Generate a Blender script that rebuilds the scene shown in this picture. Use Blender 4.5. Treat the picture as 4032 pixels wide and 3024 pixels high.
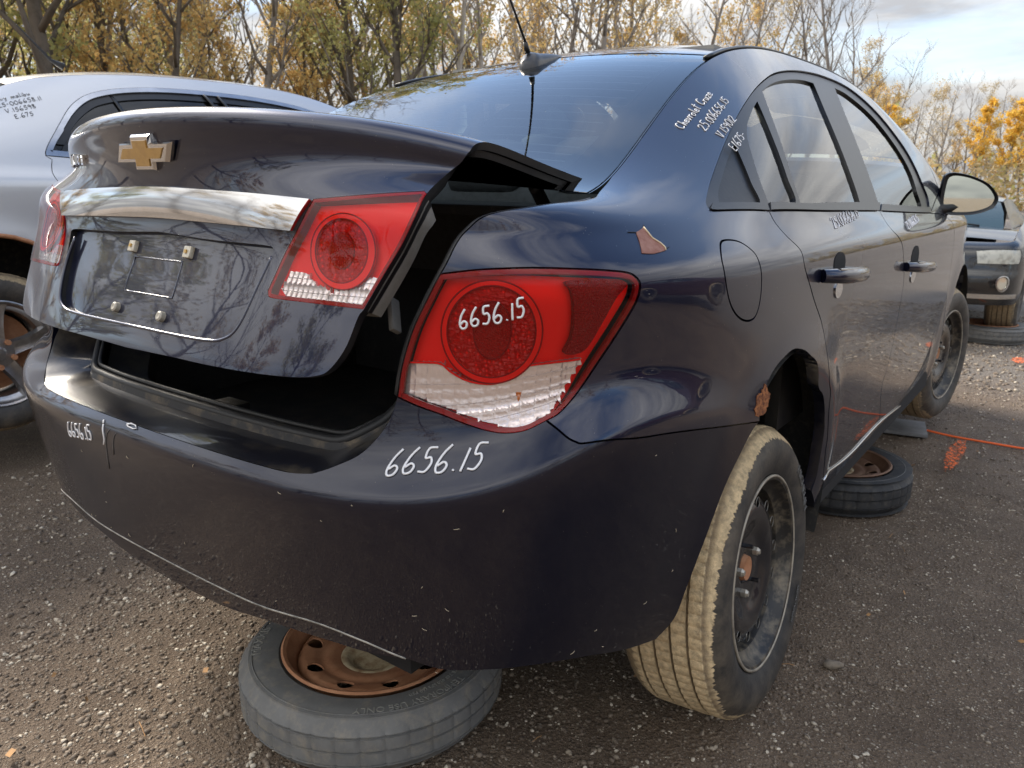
import bpy, bmesh, math, random
import numpy as np
from mathutils import Vector, Matrix
from mathutils.geometry import delaunay_2d_cdt

for o in list(bpy.data.objects):
    bpy.data.objects.remove(o)
SC = bpy.context.scene
COL = SC.collection
R = math.radians
GROUND = -0.155          # the yard surface in the car's own height datum
LIFT = 0.155             # everything is shifted so that the yard lies at z = 0

# ------------------------------------------------------------------ camera
cam_d = bpy.data.cameras.new('camera')
cam = bpy.data.objects.new('camera', cam_d)
COL.objects.link(cam)
cam_d.sensor_width = 9.8
cam_d.lens = 3039.7 / 4032 * 9.8
cam_d.clip_start = 0.02
cam_d.clip_end = 2000
cam_d.dof.use_dof = True
cam_d.dof.focus_distance = 1.45
cam_d.dof.aperture_fstop = 2.6
_yaw, _pit, _rol = .6298, -.2482, .0146
_f = Vector((math.cos(_pit) * math.cos(_yaw), math.cos(_pit) * math.sin(_yaw), math.sin(_pit)))
_r = Vector((math.sin(_yaw), -math.cos(_yaw), 0))
_u = _r.cross(_f)
_r2 = _r * math.cos(_rol) + _u * math.sin(_rol)
_u2 = _u * math.cos(_rol) - _r * math.sin(_rol)
_m = Matrix((_r2, _u2, -_f)).transposed().to_4x4()
_m.translation = Vector((-1.6644, -1.3468, 1.0492 + LIFT))
cam.matrix_world = _m
SC.camera = cam

# ------------------------------------------------------------------ sky and sun
SUN_EL = R(38)
SUN_DIR = Vector((.10, 1.0, 0)).normalized()      # towards the sun, seen in plan
world = bpy.data.worlds.new('World')
SC.world = world
world.use_nodes = True
wt = world.node_tree
for n in list(wt.nodes):
    wt.nodes.remove(n)
def wn(t, **k):
    n = wt.nodes.new(t)
    for a, b in k.items():
        setattr(n, a, b)
    return n
wo = wn('ShaderNodeOutputWorld')
wb = wn('ShaderNodeBackground')
wb.inputs['Strength'].default_value = 0.095
sky = wn('ShaderNodeTexSky')
sky.sky_type = 'NISHITA'
sky.sun_disc = False
sky.sun_elevation = SUN_EL
sky.sun_rotation = math.atan2(SUN_DIR.x, SUN_DIR.y)
sky.air_density = 1.0
sky.dust_density = .35
tc = wn('ShaderNodeTexCoord')
sep = wn('ShaderNodeSeparateXYZ')
wt.links.new(tc.outputs['Generated'], sep.inputs[0])
mx = wn('ShaderNodeMath', operation='MAXIMUM'); mx.inputs[1].default_value = 0.0
wt.links.new(sep.outputs['Z'], mx.inputs[0])
ad = wn('ShaderNodeMath', operation='ADD'); ad.inputs[1].default_value = 0.16
wt.links.new(mx.outputs[0], ad.inputs[0])
dv = wn('ShaderNodeVectorMath', operation='DIVIDE')
cmb = wn('ShaderNodeCombineXYZ')
for i in range(3):
    wt.links.new(ad.outputs[0], cmb.inputs[i])
wt.links.new(tc.outputs['Generated'], dv.inputs[0]); wt.links.new(cmb.outputs[0], dv.inputs[1])
def cloud(scale, detail, rough, off):
    mp = wn('ShaderNodeMapping'); mp.inputs['Location'].default_value = off
    mp.inputs['Rotation'].default_value = (0, 0, R(35))
    mp.inputs['Scale'].default_value = (scale, scale * .62, scale)
    nz = wn('ShaderNodeTexNoise')
    nz.inputs['Scale'].default_value = 1.0; nz.inputs['Detail'].default_value = detail; nz.inputs['Roughness'].default_value = rough
    nz.inputs['Distortion'].default_value = .35
    wt.links.new(dv.outputs[0], mp.inputs[0]); wt.links.new(mp.outputs[0], nz.inputs[0])
    return nz
c1 = cloud(.75, 8, .55, (11.9, 17.7, 0)); c2 = cloud(1.7, 6, .6, (11.0, 2.0, 3))
r1 = wn('ShaderNodeValToRGB')
r1.color_ramp.elements[0].position = .30; r1.color_ramp.elements[1].position = .50
zr = wn('ShaderNodeMath', operation='MULTIPLY_ADD'); zr.inputs[1].default_value = -.16; wt.links.new(sep.outputs['Z'], zr.inputs[0]); wt.links.new(c1.outputs[0], zr.inputs[2])
hz = wn('ShaderNodeMapRange'); hz.inputs[1].default_value = .04; hz.inputs[2].default_value = .34; hz.inputs[3].default_value = .13; hz.inputs[4].default_value = 0.0     # cloud banks close up towards the horizon
wt.links.new(sep.outputs['Z'], hz.inputs[0])
za = wn('ShaderNodeMath', operation='ADD'); wt.links.new(zr.outputs[0], za.inputs[0]); wt.links.new(hz.outputs[0], za.inputs[1])
wt.links.new(za.outputs[0], r1.inputs[0])
r2 = wn('ShaderNodeValToRGB')
r2.color_ramp.elements[0].position = .35; r2.color_ramp.elements[0].color = (1.32, 1.35, 1.43, 1)
r2.color_ramp.elements[1].position = .62; r2.color_ramp.elements[1].color = (2.55, 2.52, 2.46, 1)
wt.links.new(c2.outputs[0], r2.inputs[0])
mixc = wn('ShaderNodeMix', data_type='RGBA')
wt.links.new(r1.outputs[0], mixc.inputs[0])
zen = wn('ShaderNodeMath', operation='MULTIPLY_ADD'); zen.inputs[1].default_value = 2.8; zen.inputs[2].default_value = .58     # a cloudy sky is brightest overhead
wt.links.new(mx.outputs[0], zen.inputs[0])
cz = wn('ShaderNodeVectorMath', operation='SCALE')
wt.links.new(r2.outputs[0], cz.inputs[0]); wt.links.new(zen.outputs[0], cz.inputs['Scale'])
sk = wn('ShaderNodeVectorMath', operation='SCALE'); sk.inputs['Scale'].default_value = .72; wt.links.new(sky.outputs[0], sk.inputs[0])
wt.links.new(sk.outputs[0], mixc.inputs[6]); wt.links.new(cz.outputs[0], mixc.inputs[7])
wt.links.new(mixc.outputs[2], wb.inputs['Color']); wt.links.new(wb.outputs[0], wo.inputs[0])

sun_d = bpy.data.lights.new('sun', 'SUN')
sun = bpy.data.objects.new('sun', sun_d)
COL.objects.link(sun)
sun_d.energy = 1.8
sun_d.angle = R(20)
sun_d.color = (1.0, .90, .76)
sun.rotation_euler = Vector((SUN_DIR.x * math.cos(SUN_EL), SUN_DIR.y * math.cos(SUN_EL), math.sin(SUN_EL))).to_track_quat('Z', 'Y').to_euler()
sun.location = (0, 0, 20)

SC.view_settings.view_transform = 'Standard'
SC.view_settings.look = 'None'
SC.view_settings.exposure = 2.12
SC.view_settings.gamma = 1.0
SC.cycles.use_denoising = True
SC.cycles.max_bounces = 8
SC.cycles.transparent_max_bounces = 24
SC.cycles.caustics_reflective = False
SC.cycles.caustics_refractive = False

# ------------------------------------------------------------------ tagging
def tag(o, label=None, cat=None, group=None, kind=None):
    if label: o['label'] = label
    if cat: o['category'] = cat
    if group: o['group'] = group
    if kind: o['kind'] = kind
    return o
def empty(name, loc=(0, 0, 0), rz=0.0, parent=None, scale=None):
    o = bpy.data.objects.new(name, None)
    COL.objects.link(o)
    o.location = loc
    o.rotation_euler = (0, 0, rz)
    o.empty_display_size = .1
    if scale: o.scale = scale
    if parent: o.parent = parent
    return o
def link(name, me, mat=None, parent=None, loc=None):
    o = bpy.data.objects.new(name, me)
    COL.objects.link(o)
    if mat is not None and not me.materials:
        me.materials.append(mat)
    if parent: o.parent = parent
    if loc: o.location = loc
    return o
def copy_tree(o, parent=None):
    c = o.copy()
    COL.objects.link(c)
    c.parent = parent
    for ch in list(o.children):
        copy_tree(ch, c)
    return c
# ------------------------------------------------------------------ materials
def newmat(name):
    m = bpy.data.materials.new(name)
    m.use_nodes = True
    nt = m.node_tree
    return m, nt, nt.nodes['Principled BSDF']
def setp(b, **k):
    names = dict(col='Base Color', rough='Roughness', metal='Metallic', coat='Coat Weight', coatr='Coat Roughness', spec='Specular IOR Level',
                 alpha='Alpha', trans='Transmission Weight', ior='IOR', sheen='Sheen Weight', emis='Emission Color', emis_s='Emission Strength', sub='Subsurface Weight')
    for a, v in k.items():
        if a in ('col', 'emis') and len(v) == 3: v = (*v, 1)
        b.inputs[names[a]].default_value = v
def node(nt, t, ins=None, **k):
    n = nt.nodes.new(t)
    for a, v in k.items(): setattr(n, a, v)
    for a, v in (ins or {}).items():
        if isinstance(v, bpy.types.NodeSocket): nt.links.new(v, n.inputs[a])
        else: n.inputs[a].default_value = v
    return n
def objco(nt): return node(nt, 'ShaderNodeTexCoord').outputs['Object']
def noise(nt, scale, detail=4, rough=.55, vec=None, dist=0.0):
    return node(nt, 'ShaderNodeTexNoise', {'Scale': scale, 'Detail': detail, 'Roughness': rough, 'Distortion': dist, **({'Vector': vec} if vec is not None else {'Vector': objco(nt)})})
def ramp(nt, fac, stops):
    r = node(nt, 'ShaderNodeValToRGB', {0: fac})
    el = r.color_ramp.elements
    while len(el) < len(stops): el.new(.5)
    for e, (p, c) in zip(el, stops):
        e.position = p; e.color = (*c, 1) if len(c) == 3 else c
    return r.outputs[0]
def gramp(nt, fac, a, b, inv=False):
    return ramp(nt, fac, [(a, (1, 1, 1) if inv else (0, 0, 0)), (b, (0, 0, 0) if inv else (1, 1, 1))])
def mixc_(nt, fac, a, b):
    n = node(nt, 'ShaderNodeMix', data_type='RGBA')
    for i, v in ((0, fac), (6, a), (7, b)):
        if isinstance(v, bpy.types.NodeSocket): nt.links.new(v, n.inputs[i])
        else: n.inputs[i].default_value = (*v, 1) if (i > 0 and len(v) == 3) else v
    return n.outputs[2]
def math_(nt, op, a, b=0.0):
    return node(nt, 'ShaderNodeMath', {0: a, 1: b}, operation=op).outputs[0]
def bump(nt, b, h, strength=.3, dist=.002):
    n = node(nt, 'ShaderNodeBump', {'Height': h, 'Strength': strength, 'Distance': dist})
    nt.links.new(n.outputs[0], b.inputs['Normal'])
    return n
def simple(name, col, rough=.5, metal=0.0, **k):
    m, nt, b = newmat(name)
    setp(b, col=col, rough=rough, metal=metal, **k)
    return m
def worn(name, col, col2, rough, scale=30, metal=0.0, amt=(.45, .65), bumps=.2, **k):
    m, nt, b = newmat(name)
    setp(b, rough=rough, metal=metal, **k)
    n = noise(nt, scale, 6, .65)
    nt.links.new(mixc_(nt, gramp(nt, n.outputs[0], *amt), col, col2), b.inputs['Base Color'])
    if bumps: bump(nt, b, noise(nt, scale * 6, 3).outputs[0], bumps, .001)
    return m
def car_paint(name, col, dust=(.30, .27, .23), dust_amt=.12, metal=.0, coat=1.0, rough=.55, specks=True, streak=False, spec=.12, cior=1.62):
    m, nt, b = newmat(name)
    setp(b, rough=rough, metal=metal, coat=coat, coatr=.02, spec=spec)
    b.inputs['Coat IOR'].default_value = cior
    co = objco(nt)
    big = gramp(nt, noise(nt, 3.2, 6, .65, co).outputs[0], .42, .75)
    fine = gramp(nt, noise(nt, 260, 3, .7, co).outputs[0], .45, .75)
    d = math_(nt, 'MULTIPLY', math_(nt, 'MULTIPLY', big, fine), dust_amt * 2)
    d = math_(nt, 'ADD', d, math_(nt, 'MULTIPLY', big, dust_amt * .18))
    if specks:
        vo = node(nt, 'ShaderNodeTexVoronoi', {'Scale': 120.0, 'Vector': co})
        sp = gramp(nt, vo.outputs['Distance'], .05, .10, True)
        keep = gramp(nt, noise(nt, 37, 2, .5, co).outputs[0], .57, .60)
        d = math_(nt, 'ADD', d, math_(nt, 'MULTIPLY', math_(nt, 'MULTIPLY', sp, keep), .5))
    if streak:
        mp = node(nt, 'ShaderNodeMapping', {'Vector': co, 'Scale': (46.0, 46.0, 1.6)})
        st = gramp(nt, noise(nt, 1.0, 4, .6, mp.outputs[0]).outputs[0], .52, .80)
        sx = node(nt, 'ShaderNodeSeparateXYZ', {0: co})
        low = node(nt, 'ShaderNodeMapRange', {0: sx.outputs[2], 1: .80, 2: .35}).outputs[0]
        fwd = node(nt, 'ShaderNodeMapRange', {0: sx.outputs[0], 1: .1, 2: .7}).outputs[0]
        d = math_(nt, 'ADD', d, math_(nt, 'MULTIPLY', math_(nt, 'MULTIPLY', st, low), math_(nt, 'MULTIPLY', fwd, .22)))
    d = math_(nt, 'MINIMUM', d, .8)
    nt.links.new(mixc_(nt, d, col, dust), b.inputs['Base Color'])
    nt.links.new(math_(nt, 'ADD', math_(nt, 'MULTIPLY', d, .55), .02), b.inputs['Coat Roughness'])
    nt.links.new(math_(nt, 'SUBTRACT', coat, math_(nt, 'MULTIPLY', d, .8)), b.inputs['Coat Weight'])
    n = noise(nt, 9, 2, .4, co)
    bn = node(nt, 'ShaderNodeBump', {'Height': math_(nt, 'ADD', n.outputs[0], math_(nt, 'MULTIPLY', noise(nt, 420, 2, .5, co).outputs[0], .012)), 'Strength': .06, 'Distance': .004})
    nt.links.new(bn.outputs[0], b.inputs['Coat Normal'])
    return m
def thin_glass(name, tint, rough=.0, ior=1.5, refl=1.0):
    m, nt, b = newmat(name)
    nt.nodes.remove(b)
    out = [n for n in nt.nodes if n.type == 'OUTPUT_MATERIAL'][0]
    t = node(nt, 'ShaderNodeBsdfTransparent', {0: (*tint, 1)})
    g = node(nt, 'ShaderNodeBsdfGlossy', {'Color': (refl, refl, refl, 1), 'Roughness': rough})
    fr = node(nt, 'ShaderNodeFresnel', {'IOR': ior})
    mxs = node(nt, 'ShaderNodeMixShader', {0: fr.outputs[0], 1: t.outputs[0], 2: g.outputs[0]})
    nt.links.new(mxs.outputs[0], out.inputs[0])
    return m
M = {}
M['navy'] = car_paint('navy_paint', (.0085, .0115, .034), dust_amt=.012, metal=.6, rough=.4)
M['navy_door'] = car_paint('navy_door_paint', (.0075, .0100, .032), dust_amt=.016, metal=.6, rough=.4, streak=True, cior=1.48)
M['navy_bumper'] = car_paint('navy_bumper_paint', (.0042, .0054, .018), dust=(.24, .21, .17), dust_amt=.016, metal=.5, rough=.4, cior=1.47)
M['silver'] = car_paint('silver_paint', (.62, .62, .625), dust=(.4, .36, .3), dust_amt=.1, metal=.45, rough=.35, spec=.5, cior=1.5)
M['black_paint'] = car_paint('black_paint', (.006, .006, .007), dust_amt=.1)
M['plastic'] = worn('black_plastic', (.008, .008, .009), (.017, .016, .015), .42, 14)
M['trim'] = worn('satin_black_trim', (.0065, .0068, .0078), (.012, .012, .013), .33, 20, bumps=.05)
M['grey_plastic'] = worn('grey_plastic', (.26, .25, .23), (.21, .20, .18), .5, 20, bumps=.05)
M['liner'] = worn('felt_liner', (.060, .060, .062), (.11, .105, .095), .95, 40, amt=(.55, .8), bumps=.5)
M['dark'] = simple('dark_cavity', (.010, .010, .011), .9)
M['carpet'] = worn('boot_carpet', (.012, .012, .013), (.03, .028, .026), 1.0, 60, bumps=.8)
M['seal'] = worn('rubber_seal', (.018, .018, .019), (.12, .10, .07), .5, 26, amt=(.62, .8), bumps=.1)
M['chrome'] = worn('chrome', (.70, .70, .71), (.64, .63, .62), .07, 6, 1.0, bumps=0)
M['bright'] = simple('bright_metal', (.55, .55, .55), .22, 1.0)
M['gold'] = worn('gold_emblem', (.55, .33, .08), (.48, .28, .07), .32, 60, .55, bumps=.1, coat=1.0)
M['white_pen'] = simple('white_paint_pen', (.82, .82, .84), .55)
M['black_pen'] = simple('black_paint_pen', (.02, .02, .025), .5)
M['glass'] = thin_glass('car_glass', (.56, .65, .58), refl=1.0, ior=1.7)
M['rear_glass'] = thin_glass('rear_car_glass', (.46, .54, .55), refl=1.0, ior=1.62)
M['frit'] = simple('black_glass_border', (.010, .011, .014), .06, coat=1.0)
M['lens'] = thin_glass('red_lens_skin', (1.0, .93, .92), ior=1.36)
M['lens_clear'] = thin_glass('clear_lens_skin', (.96, .96, .95), ior=1.45)
def bsp(t,n):
    i=np.clip(np.floor(t).astype(int),1,n-3); f=t-i
    w=np.stack([(1-f)**3,3*f**3-6*f**2+4,-3*f**3+3*f**2+3*f+1,f**3],-1)/6
    d=np.stack([-(1-f)**2,3*f**2-4*f,-3*f**2+2*f+1,f**2],-1)/2
    return i,w,d
class Surf:
    def __init__(s,net,bump=None): s.N=np.asarray(net,float); s.bump=bump
    def ev(s,u,v,raw=False):
        u=np.atleast_1d(np.asarray(u,float)); v=np.atleast_1d(np.asarray(v,float))
        nu,nv=s.N.shape[:2]
        iu,wu,du=bsp(u,nu); iv,wv,dv=bsp(v,nv)
        G=s.N[(iu[:,None]+np.arange(-1,3))[:,:,None],(iv[:,None]+np.arange(-1,3))[:,None,:]]
        P=np.einsum('na,nb,nabk->nk',wu,wv,G); Pu=np.einsum('na,nb,nabk->nk',du,wv,G); Pv=np.einsum('na,nb,nabk->nk',wu,dv,G)
        n=np.cross(Pu,Pv); n/=np.linalg.norm(n,axis=1,keepdims=True)+1e-12
        if s.bump is not None and not raw:
            e=1e-3
            P0=P+n*s.bump(P)[:,None]
            a=s.ev(u+e,v,True); b=s.ev(u,v+e,True)
            Pu=(a[0]+a[1]*s.bump(a[0])[:,None]-P0)/e; Pv=(b[0]+b[1]*s.bump(b[0])[:,None]-P0)/e
            n=np.cross(Pu,Pv); n/=np.linalg.norm(n,axis=1,keepdims=True)+1e-12
            P=P0
        return P,n,Pu,Pv
def body_net():
    base=[(-.987,.25),(-.990,0),(-.987,-.25),(-.972,-.46),(-.925,-.635),(-.84,-.765),(-.70,-.838),(-.50,-.874),(-.25,-.889),(0,-.894),(.3,-.895),(.65,-.894),(1.05,-.892),(1.5,-.889),(1.95,-.885),(2.35,-.878),(2.685,-.870),(2.98,-.848),(3.2,-.80),(3.38,-.70),(3.5,-.52),(3.56,-.28),(3.58,0),(3.58,.28)]
    nc=len(base)
    # z, rear inset, side inset, crease inset at the corner, crease lift weight
    rows=[(.10,.13,.12,.1,0),(.165,.09,.066,.07,0),(.225,.062,.040,.05,0),(.30,.046,.025,.035,0),(.40,.030,.016,.02,0),(.50,.012,.010,.008,.3),(.578,.0,.003,.0,.85),(.599,.0,.002,.0,1),(.611,.014,.001,.012,1),(.66,.054,.0,.044,.9),(.73,.072,-.001,.052,.5),(.82,.080,-.002,.044,.15),(.89,.084,.0,.034,0),(.928,.086,.003,.03,0),(.953,.088,.020,.036,0),(.985,.092,.05,.05,0)]
    rear=np.array([1,1,1,1,.85,.5,.15,0,0]+[0]*(nc-9)); corner=np.array([0,0,0,.2,.7,1,1,.45,.0]+[0]*(nc-9))
    lift=np.array([0,0,0,.0,.012,.05,.11,.10,.04]+[0]*(nc-9))
    fz=np.ones(nc); fz[17:]=[.985,.95,.91,.87,.85,.84,.84]
    top=[(-.80,.25,1.0),(-.80,0,1.0),(-.80,-.25,1.0),(-.80,-.44,.995),(-.815,-.60,.992),(-.80,-.665,1.018),(-.67,-.692,1.030),(-.50,-.672,1.042),(-.30,-.622,1.118),(0,-.565,1.270),(.28,-.528,1.388),(.65,-.508,1.455),(1.05,-.502,1.472),(1.45,-.525,1.472),(1.8,-.59,1.405),(2.1,-.685,1.26),(2.36,-.75,1.11),(2.62,-.745,1.03),(2.9,-.69,.975),(3.15,-.62,.92),(3.33,-.46,.865),(3.42,-.24,.83),(3.44,0,.825),(3.44,.24,.825)]
    ww=[.13,.30,.52,.74,.90,1.0,1.08]
    net=np.zeros((nc,len(rows)+len(ww),3))
    for c,(bx,by) in enumerate(base):
        for r,(z,a,b,k,l) in enumerate(rows):
            x=bx+a*rear[c]+.45*k*corner[c]; y=by+np.sign(-by)*(b*(1-rear[c])+.75*k*corner[c]) if abs(by)>0 else 0
            if rear[c]==1: y=by*(1-.25*a)
            zz=z+lift[c]*l
            if z>.5: zz=.5+(zz-.5)*fz[c]
            net[c,r]=(x,y,zz)
        p=net[c,len(rows)-1]; q=np.array(top[c])
        for j,w in enumerate(ww):
            P=p+(q-p)*w
            cab=np.clip((q[2]-1.0)/.35,0,1)
            bl=4*w*(1-w)
            P=P+np.array([0,-.030*cab*bl,.012*bl*(1-cab)+.016*cab*bl])*np.array([1,np.sign(-by) if by else 0,1])*np.array([1,1 if by<0 else -1,1])
            net[c,len(rows)+j]=P
    return net
def arch_bump(P):
    d1=np.hypot(P[:,0]-.0,P[:,2]-.335); d2=np.hypot(P[:,0]-2.685,P[:,2]-.335)
    side=np.clip((np.abs(P[:,1])-.6)/.1,0,1)*np.clip((1.0-P[:,2])/.1,0,1)
    return side*(.016*np.exp(-((d1-.365)/.07)**2)+.016*np.exp(-((d2-.37)/.07)**2))

def lid_net():
    prof=[(-.990,.70),(-.990,.735),(-.985,.765),(-.962,.82),(-.937,.88),(-.914,.93),(-.899,.97),(-.894,1.01),(-.897,1.045),(-.905,1.09),(-.920,1.13),(-.930,1.155),(-.918,1.176),(-.88,1.178),(-.75,1.166),(-.58,1.146),(-.42,1.125),(-.30,1.11)]
    ys=[.80,.72,.64,.55,.44,.31,.16,0,-.16,-.31,-.44,-.55,-.64,-.72,-.80]
    net=np.zeros((len(ys),len(prof),3))
    for i,y in enumerate(ys):
        for j,(x,z) in enumerate(prof):
            w=np.clip((z-1.03)/.1,0,1); a=max(0,abs(y)-.28)
            k=[1,.62,.2,0,0][j-13] if j>=13 else 1
            w2=np.clip((z-1.025)/.075,0,1)
            net[i,j]=(x+((1-w2)*.52*a*a+w2*.46*y*y)*k,y*(1-.06*np.clip((.95-z)/.2,0,1)),z-(1.0 if j>=12 else np.clip((z-1.06)/.08,0,1))*(.13*y*y+.30*max(0,abs(y)-.4)**2))
    return net
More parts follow.
